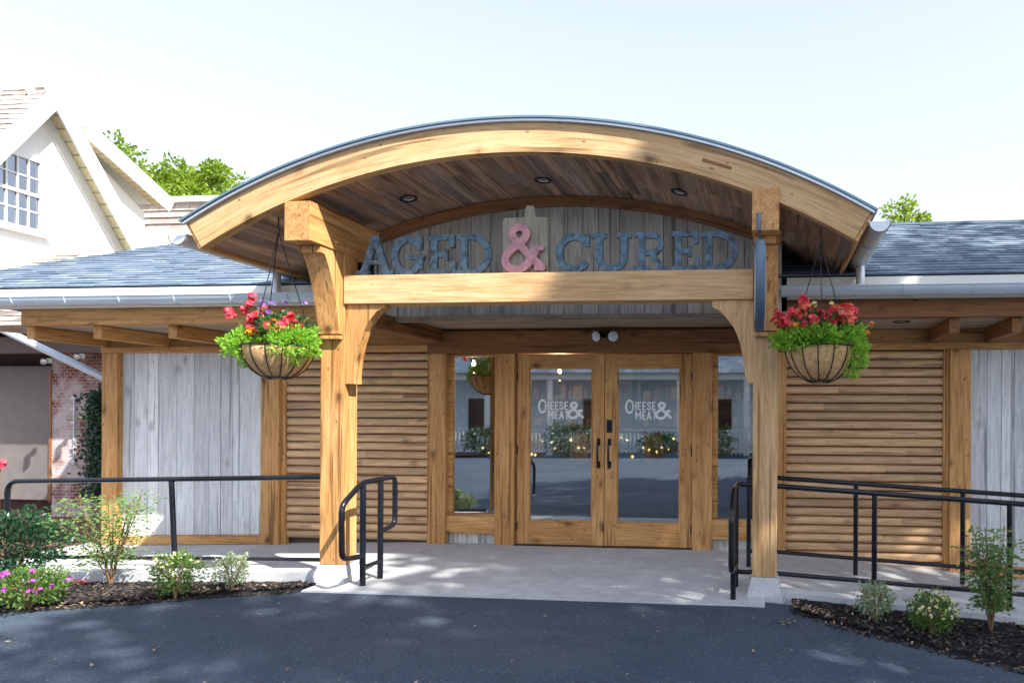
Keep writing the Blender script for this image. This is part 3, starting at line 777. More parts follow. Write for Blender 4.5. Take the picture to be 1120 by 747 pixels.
# knee braces
def knee(px,yo,mirror):
    pts=[]
    for (x_,y_) in px:
        w=W(x_,y_,YP+.02); pts.append((w.x,w.z))
    MB().prism(pts,'y',YP+.015,YP+.125).build('knee_brace',M['ced_z'] if not mirror else M['pale_z'],can,.003)
cl=[(376,331.8),(421,331.5),(421,336),(412,341),(405,350),(398,362),(393,378),(390,395),(388,414),(388,420),(376.5,420)]
cr=[(823.2,330.5),(779,330.2),(779,336),(787,340),(795,348),(803,359),(809,374),(813,392),(815,412),(818,419),(823,419)]
def fixz(l):
    pts=[W(x_,y_,YP+.02) for x_,y_ in l]; pts=[(p.x,min(p.z,BBt-.001)) for p in pts]; pts[0]=(pts[0][0],BBt-.001); pts[1]=(pts[1][0],BBt-.001); return pts
P=fixz(cl); P[0]=(PL[1]+.001,BBt-.001); P[-1]=(PL[1]+.001,P[-1][1]); MB().prism(P,'y',YP+.015,YP+.125).build('knee_brace',M['ced_z'],can,.003)
P=fixz(cr); P[0]=(PR[0]-.001,BBt-.001); P[-1]=(PR[0]-.001,P[-1][1]); MB().prism(P,'y',YP+.015,YP+.125).build('knee_brace',M['pale_z'],can,.003)
# lateral beams from canopy posts to the wall
for (a,b) in (PL,PR):
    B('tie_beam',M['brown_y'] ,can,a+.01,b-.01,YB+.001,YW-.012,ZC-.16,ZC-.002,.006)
# arch circle fit at front plane
YF=5.315
def circ(pts):
    A=[];bb=[]
    for p in pts: A.append([p.x,p.z,1]); bb.append(p.x**2+p.z**2)
    s,_,_,_=np.linalg.lstsq(np.array(A),np.array(bb),rcond=None)
    cx,cz_=s[0]/2,s[1]/2; return cx,cz_,math.sqrt(s[2]+cx*cx+cz_*cz_)
top=[W(x,y,YF) for x,y in ((207.4,246.6),(259,211.3),(317.8,183.3),(376.7,164),(435.6,151),(519,138),(592.5,134.7),(666,139),(739.7,149.4),(779,162.7),(837.8,180.4),(896.7,204),(952.6,232))]
bot=[W(x,y,YF) for x,y in ((222,271.6),(295.7,232),(326.6,217),(376.7,198),(435.6,182.4),(519,167.7),(592.5,165.6),(666,170.6),(739.7,182.4),(817,206),(849.6,220),(896.7,240.7),(933.5,258.4))]
cT=circ(top); cB=circ(bot)
CX=(cT[0]+cB[0])/2; 
# common centre: take the top circle, inner radius from mean distance
CX,CZc,RT=cT; RB=sum(math.hypot(p.x-CX,p.z-CZc) for p in bot)/len(bot)
aL=math.atan2(top[0].z-CZc,top[0].x-CX); aR=math.atan2(top[-1].z-CZc,top[-1].x-CX)
print('arch',CX,CZc,RT,RB,math.degrees(aL),math.degrees(aR),'ridge',YR,ZR,'ceil',ZC,'head',HB,'beam',BBt,BT,'cant',cz,ct, 'posts',PL,PR, 'wallposts',Xp)
def arc_slab(r0,r1,y0,y1,a0,a1,n=48,slant=0):
    m=MB(); vs=[]
    for i in range(n+1):
        a=a0+(a1-a0)*i/n
        for r,y in ((r0,y0),(r1,y0),(r1,y1),(r0,y1)):
            aa=a+(slant if r==r0 and i==0 else 0)-(slant if r==r0 and i==n else 0)
            vs.append((CX+r*math.cos(aa),y,CZc+r*math.sin(aa)))
    fs=[]
    for i in range(n):
        p=4*i;q=p+4
        fs+=[(p,p+1,q+1,q),(p+1,p+2,q+2,q+1),(p+2,p+3,q+3,q+2),(p+3,p,q,q+3)]
    m.add(vs,fs,True); m.add(vs,[(0,3,2,1),(4*n,4*n+1,4*n+2,4*n+3)]); 
    return m
# fascia in jointed lengths (glulam look kept as one member; grain follows the arc through x)
fo=arc_slab(RB,RT,YF,YF+.085,aL,aR,64).build('arch_fascia',wood('arch_timber',CEL,'x',arc=(CX,CZc,RT)),can,0)
md=fo.modifiers.new('es','EDGE_SPLIT'); md.split_angle=math.radians(40)
# slot in the fascia
sp=W(784,179.5,YF); ang=math.atan2(sp.z-CZc,sp.x-CX)-PI/2
MB().cbox((sp.x,YF-.001,sp.z),.24,.012,.022,Matrix.Rotation(-ang,3,'Y')).build('repair_strip',M['brown_x'],can)
RS=RB+.03
# soffit planks following the barrel
def soffit():
    m=MB(); r=random.Random(21); L=abs(aL-aR)*RS; n=int(L/.10); y0,y1=YF+.087,7.35
    for i in range(n):
        a0=aL+(aR-aL)*i/n; a1=aL+(aR-aL)*(i+1)/n; g_=.0008
        y=y0
        while y<y1-.01:
            ye=min(y1,y+r.uniform(.35,1.3)); dr=r.uniform(0,.004)
            v=[]
            for yy in (y+.001,ye-.001):
                for (aa,rr_) in ((a0-g_*0,RS+dr),(a1,RS+dr),(a1,RS+dr+.02),(a0,RS+dr+.02)):
                    k=.0012/RS; aa2=aa-(k if aa==a0 else -k)
                    v.append((CX+rr_*math.cos(aa2),yy,CZc+rr_*math.sin(aa2)))
            m.add(v,[(0,1,2,3),(7,6,5,4),(0,4,5,1),(1,5,6,2),(2,6,7,3),(3,7,4,0)])
            y=ye
    m.build('soffit',M['soff'],can)
soffit()
# roof metal
dl=.005
M['rooft']=plain('canopy_roof_metal',(.20,.30,.36),.4,.6,.5,.1,4)
o=arc_slab(RT+.002,RT+.022,YF-.03,10.2,aL+dl,aR-dl,64).build('roof',M['galv'],can)
o.modifiers.new('es','EDGE_SPLIT').split_angle=math.radians(40)
o=arc_slab(RT+.024,RT+.040,YF-.045,10.2,aL+dl*1.4,aR-dl*1.4,64).build('roof_edge',M['rooft'],can)
o.modifiers.new('es','EDGE_SPLIT').split_angle=math.radians(40)
o=arc_slab(RS+.025,RT+.0,YF+.09,10.1,aL,aR,64).build('roof_deck',body,can)
# eave end boards
for s_,aa in ((-1,aL),(1,aR)):
    m=MB(); r0,r1=RB-.0,RT+.0
    pts=[(CX+r0*math.cos(aa),CZc+r0*math.sin(aa)),(CX+r1*math.cos(aa),CZc+r1*math.sin(aa))]
    n_=V((math.cos(aa+(PI/2)*(1 if s_<0 else -1)),0,math.sin(aa+(PI/2)*(1 if s_<0 else -1))))*.03
    m.prism([(pts[0][0]+n_.x*.05,pts[0][1]+n_.z*.05),(pts[1][0]+n_.x*.05,pts[1][1]+n_.z*.05),(pts[1][0]+n_.x,pts[1][1]+n_.z),(pts[0][0]+n_.x,pts[0][1]+n_.z)],'y',YF+.01,7.4)
    m.build('eave_board',M['ced_y'],can,.003)
# tympanum, rib
def zsof(x,r=None): 
    r=r or RS; return CZc+math.sqrt(max(.01,r*r-(x-CX)**2))
YT=6.60
boards(PL[0]-.02,PR[1]+.04,ZC+.002,lambda x:zsof(x)-.0,YT,M['tymp'],can,'tympanum',.14,.26,31,.022)
a0=math.acos((PL[0]+.02-CX)/(RS-.1)); a1=math.acos((PR[1]-.02-CX)/(RS-.1))
o=arc_slab(RS-.085,RS-.002,YT-.10,YT-.003,a0,a1,48).build('arch_rib',M['brown_x'] if 0 else wood('rib_timber',((.50,.25,.11),(.40,.18,.075),(.26,.11,.045)),'x',arc=(CX,CZc,RT)),can)
o.modifiers.new('es','EDGE_SPLIT').split_angle=math.radians(40)
B('tympanum_trim',M['ceil'],can,PL[1],PR[0],YT-.02,YT+.055,ZC-.055,ZC-.001,.004)
# downlights (parts of the canopy)
def downlight(px,py,parent):
    # intersect view ray with soffit cylinder
    d=ray(px,py); lo,hi=4.5,8.5
    for _ in range(50):
        k=(lo+hi)/2; p=EYE+d*(k/d.y); 
        if p.z<zsof(p.x): lo=k
        else: hi=k
    p=EYE+d*(lo/d.y); n_=V((CX-p.x,0,CZc-p.z)).normalized(); q=V((0,0,-1)).rotation_difference(n_).to_matrix()
    t=MB().lathe([(.062,.03),(.062,-.004),(.078,-.006),(.080,.0)],p+n_*.004,24,axis=q).build('downlight',M['black'],parent)
    MB().lathe([(0,.006),(.04,.004),(.045,-.01)],p-n_*.004,20,axis=q).build('lamp_lens',M['lens'],t)
for a,b in ((447,217),(594,197),(743,210)): downlight(a,b,can)
# porch ceiling downlight
p=W(987,354.5,7.0); t=MB().lathe([(.055,.02),(.055,-.003),(.085,-.005),(.087,0.004)],(p.x,7.05,2.461),24).build('downlight',M['black'],shop)
MB().lathe([(0,0),(.055,0)],(p.x,7.05,2.464),20).build('lamp_lens',M['black'],t)
# canopy gutters
eR=V((CX+RT*math.cos(aR),0,CZc+RT*math.sin(aR))); eL=V((CX+RT*math.cos(aL),0,CZc+RT*math.sin(aL)))
gr=.085
pR=W(962,243,5.32); pLg=W(199,259,5.4)
gx=pR.x; gzR=pR.z-.0
m=halfround((gx,5.3,gzR),(gx,6.9,gzR-.01),gr); m.build('gutter',M['galv'],can)
m=MB(); m.tube(fillet([(gx,6.45,gzR-.07),(gx,6.45,gzR-.2),(gx,6.475,2.69)],.05),.042,12); m.build('downspout',M['galv'],can)
gxl=pLg.x; halfround((gxl,5.35,pLg.z),(gxl,6.95,pLg.z-.01),gr).build('gutter',M['galv'],can)
MB().tube([(gxl+.02,6.5,pLg.z-.07),(gxl+.02,6.5,2.72)],.042,12).build('downspout',M['galv'],can)

# ---------------------------------------------------------------- sign AGED & CURED
YS=YP+.05
sg=thing('shop_sign','raised slab letters reading AGED & CURED standing along the canopy cross beam','sign',(-1.9,YS,BT))
LET=[('A',391,431,258),('G',429,465,257.5),('E',468,499,257),('D',500,538,256),('C',608,645,255),('U',647,691,254),('R',694,731,254),('E',735,765,253),('D',767,807,253)]
for i,(ch,x0,x1,yt) in enumerate(LET):
    wd,pr=SLAB[ch]; a=X(x0,YS,280); b=X(x1,YS,280); h=W((x0+x1)/2,yt,YS).z-BT-.004
    me=glyph_mesh(pr,1.0,.035)
    minx=min(v.co.x for v in me.vertices); maxx=max(v.co.x for v in me.vertices); mz=min(v.co.z for v in me.vertices); xz=max(v.co.z for v in me.vertices)
    for v in me.vertices: v.co.x=(v.co.x-minx)/(maxx-minx)*(b-a); v.co.z=(v.co.z-mz)/(xz-mz)*h
    me.transform(Matrix.Translation((a,YS-.017,BT+.001)))
    o=place_mesh('letter',me,M['letter'],sg,(0,0,0)); 
a=X(548,YS,280); b=X(600,YS,280); zt=W(574,237,YS).z; zn=W(574,224,YS).z; mx=X(578,YS,280)
pts=[(a+.01,BT),(b-.005,BT),(b,zt-.02),(b-.02,zt)]
pts+= [(mx+.06,zt+.002),(mx+.045,zt+.03),(mx+.045,zn-.03),(mx+.03,zn),(mx-.03,zn),(mx-.045,zn-.03),(mx-.045,zt+.03),(mx-.06,zt+.002),(a+.02,zt),(a,zt-.02)]
cb=MB().prism(pts,'y',YS+.03,YS+.055).build('cutting_board',M['cutb'],sg,.003)
wd,pr=SLAB['&']; me=glyph_mesh(pr,1.0,.035); a=X(548,YS,280)+.01; b=X(597,YS,280); h=W(574,244,YS).z-BT-.004
minx=min(v.co.x for v in me.vertices); maxx=max(v.co.x for v in me.vertices); mz=min(v.co.z for v in me.vertices); xz=max(v.co.z for v in me.vertices)
for v in me.vertices: v.co.x=(v.co.x-minx)/(maxx-minx)*(b-a); v.co.z=(v.co.z-mz)/(xz-mz)*h
me.transform(Matrix.Translation((a,YS-.012,BT+.002))); place_mesh('ampersand',me,M['pink'],cb,(0,0,0))

# ---------------------------------------------------------------- hanging round board sign at right post
hp=W(831,313,5.06); hs=thing('hanging_sign','round white sign board seen nearly edge on, hung from the right canopy beam','sign',hp)
R3=Matrix.Rotation(math.radians(2.6),3,'Z')@Matrix.Rotation(PI/2,3,'Y')
ov=MB(); n=48; SR=.33
ov.lathe([(.0,.034),(SR-.02,.034),(SR,.026),(SR,-.026),(SR-.02,-.034),(0,-.034)],hp,n,True,R3); o=ov.build('board',M['white'],hs); o.modifiers.new('e','EDGE_SPLIT').split_angle=.6
STL=plain('rim_steel',(.10,.15,.21),.5,.2)
MB().lathe([(SR-.015,-.039),(SR+.004,-.036),(SR+.004,.030),(SR-.0,.032)],hp,n,True,R3).build('rim',STL,hs)
th=hp+V((0,0,SR))
MB().tube([th,th+V((0,0,.05)),th+V((-.008,.0,.10))],.010,8).build('hanger',M['black'],hs)
MB().tube([th+V((-.01,.235,.235)),th+V((-.012,.10,.225)),th+V((-.01,.0,.20)),th+V((-.008,0,.08))],.017,8).build('bracket',STL,hs)

# ---------------------------------------------------------------- flood lamp
fp=W(664,367,YW-.05); fl=thing('flood_lamp','black twin head security lamp on the header above the doors','lamp',(fp.x,YW-.01,fp.z))
MB().box(fp.x-.10,fp.x+.06,YW-.05,YW-.012,fp.z-.02,fp.z+.05).build('mount',M['black'],fl,.006)
for s_ in (-1,1):
    c=fp+V((s_*.085-.01,-.05,-.01)); q=V((0,0,1)).rotation_difference(V((s_*.45,-1,-.3)).normalized()).to_matrix()
    hd=MB().lathe([(0,-.05),(.035,-.045),(.055,.0),(.062,.03),(.06,.035)],c,18,axis=q).build('lamp_head',M['black'],fl)
    MB().lathe([(.058,.033),(.045,.046),(.0,.052)],c,18,axis=q).build('lens',M['lens'],hd)

# ---------------------------------------------------------------- handrails
RR=.0235
def rz(x,h): return zg(x)+h
h1=thing('handrail','long black tubular handrail with bent end along the left walkway','railing',(-5.8,6.02,0))
xe=-7.51
MB().tube(fillet([(xe,6.02,rz(xe,0)),(xe,6.02,rz(xe,.9)),(PL[0]-.02,6.02,rz(-3.9,.915))],.12),RR,12).build('top_rail',M['black'],h1)
MB().tube([(xe,6.02,rz(xe,.16)),(PL[0]-.02,6.02,rz(-3.9,.14))],RR*.8,10).build('lower_rail',M['black'],h1)
MB().tube([(-5.70,6.02,rz(-5.7,0)),(-5.745,6.02,rz(-5.7,.89))],RR,10).build('post',M['black'],h1)
xl_=-3.57
h2=thing('handrail','short black loop handrail beside the left canopy post','railing',(xl_,5.8,0))
MB().tube(fillet([(xl_,5.66,.26),(xl_,5.37,.29),(xl_,5.36,.74),(xl_,5.64,.905),(xl_,6.17,.915),(xl_,6.17,.46),(xl_,5.93,.43)],.075),RR,12).build('loop',M['black'],h2)
MB().tube([(xl_,5.66,0),(xl_,5.66,.905)],RR*1.1,10).build('post',M['black'],h2)
MB().tube([(xl_,5.93,0),(xl_,5.93,.905)],RR*1.1,10).build('post',M['black'],h2)
MB().tube([(xl_,5.66,.16),(xl_,5.93,.16)],RR*.8,10).build('lower_rail',M['black'],h2)
xr=-.315; XE=5.2
h3=thing('handrail','black handrail on the kerb side of the right ramp, ending in a loop','railing',(1,6.02,0))
MB().tube(fillet([(xr,5.60,.26),(xr,5.33,.29),(xr,5.32,.74),(xr,5.58,.90),(xr,6.02,.905),(.0,6.02,.895),(XE,6.02,rz(XE,.895))],.07),RR,12).build('top_rail',M['black'],h3)
MB().tube([(xr,6.02,.135),(.0,6.02,.13),(XE,6.02,rz(XE,.135))],RR*.85,10).build('lower_rail',M['black'],h3)
MB().tube([(xr,5.60,.2),(xr,6.02,.2)],RR*.8,8).build('cross_rail',M['black'],h3)
for x_,y_ in ((xr,5.60),(xr,6.02),(X(957,6.02),6.02),(X(1105,6.02),6.02),(3.3,6.02),(4.5,6.02)):
    MB().tube([(x_,y_,rz(x_,0)),(x_,y_,rz(x_,.895))],RR,10).build('post',M['black'],h3)
h4=thing('handrail','black handrail on the wall side of the right ramp','railing',(1,6.83,0))
xq=X(819.5,6.83)
MB().tube([(xq,6.83,.895),(.0,6.83,.895),(XE,6.83,rz(XE,.895))],RR,12).build('top_rail',M['black'],h4)
MB().tube([(xq,6.83,.16),(.0,6.83,.16),(XE,6.83,rz(XE,.165))],RR*.85,10).build('lower_rail',M['black'],h4)
for x_ in (xq,X(936.5,6.83),X(1053.5,6.83),2.97,4.1):
    MB().tube([(x_,6.83,rz(x_,0)),(x_,6.83,rz(x_,.895))],RR,10).build('post',M['black'],h4)

# ---------------------------------------------------------------- foliage helpers
def rdir(r):
    while True:
        v=V((r.uniform(-1,1),r.uniform(-1,1),r.uniform(-1,1)))
        if .05<v.length<1: return v.normalized()
def tuft(m,c,rad,n,l,w,r,shell=.35,up=.3,zmin=-1):
    c=V(c)
    for _ in range(n):
        d=rdir(r)
        if d.z<zmin: d.z=-d.z*.5
        k=(shell+(1-shell)*r.random()**.5)
        bumpy=1+.18*math.sin(d.x*7+d.y*5+c.x*9)+.12*math.sin(d.z*11+c.y*7)
        p=c+V((d.x*rad[0],d.y*rad[1],d.z*rad[2]))*k*bumpy
        dd=(d+V((0,0,up))+rdir(r)*.7).normalized()
        m.leaf(p,dd,(rdir(r)+V((0,0,.6))).normalized(),l*r.uniform(.6,1.3),w*r.uniform(.7,1.2))
def bloom(m,c,rad,n,r,s=.022):
    c=V(c)
    for _ in range(n):
        d=rdir(r); p=c+d*rad*r.uniform(.3,1); q=(d+V((0,-.3,.4))).normalized()
        for k in range(5):
            t=V((1,0,0)) if abs(q.x)<.8 else V((0,1,0)); u=q.cross(t).normalized(); w=q.cross(u)
            a=2*PI*k/5; dd=u*math.cos(a)+w*math.sin(a)+q*.35
            m.leaf(p,dd,q,s,s*.8)
M['lime']=leafmat('lime_foliage',[(.26,.52,.05),(.16,.38,.035),(.36,.60,.08),(.20,.45,.05)],.4)
M['green']=leafmat('green_foliage',[(.05,.13,.035),(.08,.19,.05),(.03,.09,.03),(.11,.22,.06)],.3)
M['dgreen']=leafmat('glossy_dark_foliage',[(.018,.06,.03),(.03,.09,.04),(.012,.04,.022),(.05,.12,.05)],.15,.3)
M['silver']=leafmat('variegated_foliage',[(.24,.33,.20),(.40,.46,.30),(.14,.24,.13),(.52,.56,.38)],.3)
M['yellowg']=leafmat('yellow_green_foliage',[(.10,.20,.035),(.07,.16,.03),(.16,.26,.05),(.05,.11,.02)],.3)
M['fern']=leafmat('feathery_foliage',[(.12,.25,.07),(.08,.19,.05),(.19,.31,.09),(.15,.23,.08),(.28,.28,.11)],.4)
M['red']=leafmat('red_petals',[(.75,.04,.07),(.82,.08,.12),(.62,.02,.04),(.85,.18,.24)],.25)
M['coral']=leafmat('coral_petals',[(.85,.14,.14),(.88,.28,.20),(.78,.06,.10),(.90,.34,.12)],.25)
M['orange']=leafmat('orange_petals',[(.80,.30,.03),(.85,.40,.05)],.25)
M['purple']=leafmat('purple_petals',[(.22,.12,.48),(.30,.18,.55)],.25)
M['magenta']=leafmat('magenta_petals',[(.45,.06,.42),(.55,.12,.52)],.25)
M['cream']=leafmat('cream_petals',[(.72,.68,.25),(.80,.78,.45)],.25)
M['bark']=plain('bark',(.12,.085,.06),.9,0,.2,.3,12,.5)
M['twig']=plain('twig',(.22,.14,.08),.8,0,.2,.2,12)

def basket(px,py,Y,label,kind,seed):
    r=random.Random(seed)
    c=W(px,py,Y); t=thing('hanging_basket',label,'basket',c,'hanging baskets under the canopy eaves')
    R=.275; H=.285
    prof=[(R*math.sin(a),-H*math.cos(a)) for a in [PI/2*i/10 for i in range(11)]]
    prof=[(max(.001,x),z) for x,z in prof]+[(R-.02,.0),(R-.03,-.06),(.001,-.07)]
    MB().lathe(prof,c,32).build('liner',M['coir'],t)
    m=MB(); n=14
    for k in range(n):
        an=2*PI*k/n+.1
        m.tube([c+V(((R+.004)*math.sin(a)*math.cos(an),(R+.004)*math.sin(a)*math.sin(an),-(H+.004)*math.cos(a))) for a in [PI/2*i/8 for i in range(1,9)]],.0042,6)
    for f in (1.0,.25):
        a=PI/2*f; m.tube([c+V(((R+.006)*math.sin(a)*math.cos(2*PI*k/24),(R+.006)*math.sin(a)*math.sin(2*PI*k/24),-(H+.006)*math.cos(a))) for k in range(25)],.006,6)
    m.build('wire_frame',M['black'],t)
    top=V((c.x,c.y,zsof(c.x)-.02)); hk=top-V((0,0,.13))
    m=MB()
    for k in range(3):
        an=2*PI*k/3+.5; m.tube([c+V((R*math.cos(an),R*math.sin(an),0)),hk],.004,6)
    m.tube([hk-V((0,0,.03)),hk+V((.012,0,.01)),hk+V((0,0,.05)),top],.006,6)
    m.build('chain',M['black'],t)
    gm=MB()
    if kind==0:
        tuft(gm,c+V((-.20,-.08,.0)),(.165,.18,.155),2100,.035,.016,r,.3,.3)
        tuft(gm,c+V((.21,-.09,.02)),(.19,.19,.15),2300,.035,.016,r,.3,.3)
        tuft(gm,c+V((0,.05,.04)),(.24,.2,.09),700,.035,.016,r)
    else:
        tuft(gm,c+V((-.05,-.13,.04)),(.29,.18,.12),2600,.04,.018,r,.3,.3)
        tuft(gm,c+V((.23,-.05,-.02)),(.13,.15,.20),1600,.04,.018,r,.3,.1)
        tuft(gm,c+V((-.22,-.06,.05)),(.15,.13,.07),600,.04,.018,r,.3,.3)
    gm.build('trailing_foliage',M['lime'],t)
    gm=MB(); tuft(gm,c+V((0,0,.15)),(.27,.2,.15),700,.05,.028,r,.1,.5)
    for k in range(14):
        an=r.uniform(0,2*PI); l=r.uniform(.2,.36); d=V((math.cos(an)*.8,math.sin(an)*.6,r.uniform(.4,1.3))).normalized()
        p0=c+V((math.cos(an)*.08,math.sin(an)*.08,.05)); pts=[p0+d*l*s_+V((0,0,-.08*s_*s_)) for s_ in (0,.33,.66,1)]
        gm.tube(pts,.0025,5)
        for s_ in range(10): gm.leaf(pts[1].lerp(pts[3],s_/10),(rdir(r)+d).normalized(),rdir(r),.035,.018)
    gm.build('leaves',M['green'],t)
    def fl(mat,pts,n,rad,s=.022,name='flowers'):
        for (x,y,z) in pts:
            m=MB(); bloom(m,c+V((x,y,z)),rad*r.uniform(.7,1.2),n,r,s); m.build('flower',mat,t)
    if kind==0:
        fl(M['red'],[(-.17,-.12,.36),(-.23,-.1,.30),(-.14,-.14,.22),(-.18,-.12,.17),(-.08,-.16,.24),(.17,-.13,.20),(.21,-.12,.24),(.24,-.1,.18),(.13,-.15,.15),(-.16,-.1,.42),(-.40,-.05,.27),(-.42,-.05,.31),(-.05,-.1,.30),(.02,-.15,.17),(-.12,-.14,.14)],11,.042,.028)
        fl(M['orange'],[(-.13,-.18,.11),(.08,-.16,.20),(-.10,-.18,.12)],7,.022)
        fl(M['purple'],[(-.06,-.1,.36),(.02,-.1,.36),(0,-.12,.29),(.12,-.08,.36),(.28,-.05,.36),(-.1,-.08,.33)],6,.028,.018)
    else:
        pp=[(r.uniform(-.30,.27),r.uniform(-.2,.0),r.uniform(.12,.30)) for _ in range(44)]+[(-.14,-.1,.36),(-.12,-.12,.33),(-.34,-.1,.25),(-.36,-.1,.2),(.24,-.1,.28)]
        fl(M['red'],pp[::2]+[(-.14,-.1,.36)],10,.042,.028); fl(M['coral'],pp[1::2],10,.042,.028)
        fl(M['orange'],[(.36,0,.12),(.40,0,.18),(-.33,-.1,.12),(-.2,-.18,.16)],6,.022)
        fl(M['cream'],[(-.05,-.1,.33),(.08,-.1,.33),(.15,-.15,.28)],4,.02)
    return t
basket(304,379,5.50,'round coir hanging basket with red, orange and purple flowers, left of the entrance',0,1)
basket(897,380,5.50,'coir hanging basket crowded with red and coral flowers, right of the entrance',1,2)

def gpt(px,py,zz=0):
    """point on the local ground seen at px,py"""
    d=ray(px,py); p=None; h=zz
    for _ in range(8):
        k=(h-EYE.z)/d.z; p=EYE+d*k; h=zg(p.x,p.y)+zz
    return p
def shrub(name,label,cat,px,pyb,wpx,hpx,mats,leaf,n,seed,stems=6,flowers=None,group=None,open_=False):
    r=random.Random(seed); b=gpt(px,pyb,.01); sc=(b-EYE).dot(Fw)/FPX; w=wpx*sc; h=hpx*sc
    t=thing(name,label,cat,b,group)
    sm=MB(); fm=MB(); tips=[]
    for k in range(stems):
        an=2*PI*k/stems+r.uniform(-.4,.4); ln=h*r.uniform(.75,1.0); sp=w*.42*r.uniform(.3,1.0)
        p=[b+V((0,0,-.02)),b+V((math.cos(an)*sp*.25,math.sin(an)*sp*.25,ln*.35)),b+V((math.cos(an)*sp*.65,math.sin(an)*sp*.65,ln*.7)),b+V((math.cos(an)*sp,math.sin(an)*sp,ln*.97))]
        pts=[V(q) for q in spl([tuple(q) for q in p],4)]
        sm.tube(pts,.009*(1 if not open_ else .8),6,True,.002)
        tips.append(pts)
    sm.build('stems',M['twig'],t)
    for i in range(n):
        if open_:
            pts=tips[i%len(tips)]; q=r.uniform(.25,1); k=q*(len(pts)-1); a=pts[int(k)] if int(k)<len(pts) else pts[-1]
            side=rdir(r); side.z=abs(side.z)*.25; 
            rad=w*.30*(1-.45*q)*r.random()**.7
            p=a+side*rad
            d=(side+rdir(r)*.4).normalized(); fm.leaf(p,d,V((r.uniform(-.8,.8),r.uniform(-1.2,.2),.7)),leaf*r.uniform(.7,1.5),leaf*.55)
        else: break
    if not open_:
        tuft(fm,b+V((0,0,h*.55)),(w*.46,w*.42,h*.44),n,leaf,leaf*.5,r,.25,.5)
    fm.build('foliage',mats[0],t)
    if flowers:
        for k in range(flowers[1]):
            m=MB()
            d=rdir(r); d.z=abs(d.z); d.y=-abs(d.y) if r.random()<.75 else d.y
            p=b+V((d.x*w*.47,d.y*w*.43,h*.55+d.z*h*.46)); bloom(m,p,flowers[2],flowers[3],r,flowers[4]); m.build('flower',flowers[0],t)
    return t
shrub('shrub','dense dark green glossy shrub at the left frame edge','shrub',18,636,96,78,[M['dgreen']],.045,3600,1,10)
shrub('flowering_plant','low plant with magenta flowers in front of the dark shrub','plant',32,664,82,42,[M['yellowg']],.035,1800,2,8,(M['magenta'],17,.018,5,.017))
shrub('young_tree','slender feathery young tree in the left mulch bed','tree',122,640,122,106,[M['fern']],.030,2700,3,12,open_=True)
shrub('shrub','yellow tipped green shrub left of the pale variegated one','shrub',192,652,56,48,[M['yellowg']],.028,1700,4,9,(M['cream'],26,.012,3,.011))
shrub('shrub','small pale variegated shrub near the left canopy post','shrub',254,645,38,40,[M['silver']],.026,1300,5,8)
shrub('shrub','small silvery green shrub in the right mulch bed','shrub',957,680,42,44,[M['silver']],.028,1300,6,8)
shrub('flowering_plant','round bush dotted with pale yellow flowers in the right bed','plant',1019,694,56,46,[M['yellowg']],.026,1900,7,9,(M['cream'],36,.013,4,.013))
shrub('shrub','tall loose green shrub with upright shoots at the right edge','shrub',1084,690,84,120,[M['fern']],.036,1900,8,12,open_=True)
shrub('flowering_plant','tiny red flower on the mulch near the young tree','plant',87,641,16,8,[M['red']],.018,90,9,3)
p=W(0,507,5.0); t=thing('flowering_plant','red bloom on a tall thin stem at the left edge','plant',(p.x,5.0,zg(p.x)))
MB().tube([(p.x-.02,5.0,zg(p.x)),(p.x-.01,5.0,.6),(p.x,5,p.z)],.006,6).build('stem',M['twig'],t)
m=MB(); bloom(m,p,.035,14,random.Random(3),.03); m.build('flower',M['red'],t)

# ---------------------------------------------------------------- neighbours
# brick annexe at the left behind the walkway
ya=10.3
an=thing('brick_annexe','low brick annexe with grey door panel under shake roof, left background','building',(-12,ya,0))
xa0,xa1,xa2=X(-40,ya),X(57,ya),X(88,ya)
BR=brick('whitewashed_brick',(.30,.11,.075),(.22,.08,.055),(.50,.46,.42),scale=4.6,white=.75)
B('wall',BR,an,xa1,X(150,ya),ya,ya+.3,-.3,2.6,0)
B('door_panel',plain('taupe_panel',(.16,.145,.135),.6),an,xa0-3,xa1-.05,ya+.05,ya+.12,Z(547,ya,30),Z(400,ya,30),.01)
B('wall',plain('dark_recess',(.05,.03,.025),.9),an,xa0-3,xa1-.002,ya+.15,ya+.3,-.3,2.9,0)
B('frame',M['brown_z'],an,xa1-.048,xa1-.003,ya-.01,ya+.14,0,2.2,0)
B('fascia_beam',plain('brown_paint',(.11,.075,.06),.7),an,xa0-4,X(112,9.6),9.6,9.75,Z(386,9.6,60),Z(368,9.6,60),.01)
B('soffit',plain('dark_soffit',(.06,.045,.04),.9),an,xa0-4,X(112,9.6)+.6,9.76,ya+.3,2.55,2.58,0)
SHK=islandmat('wood_shake',[(.22,.19,.16),(.32,.28,.24),(.16,.14,.12),(.38,.34,.30)],.9,16,.4,.5)
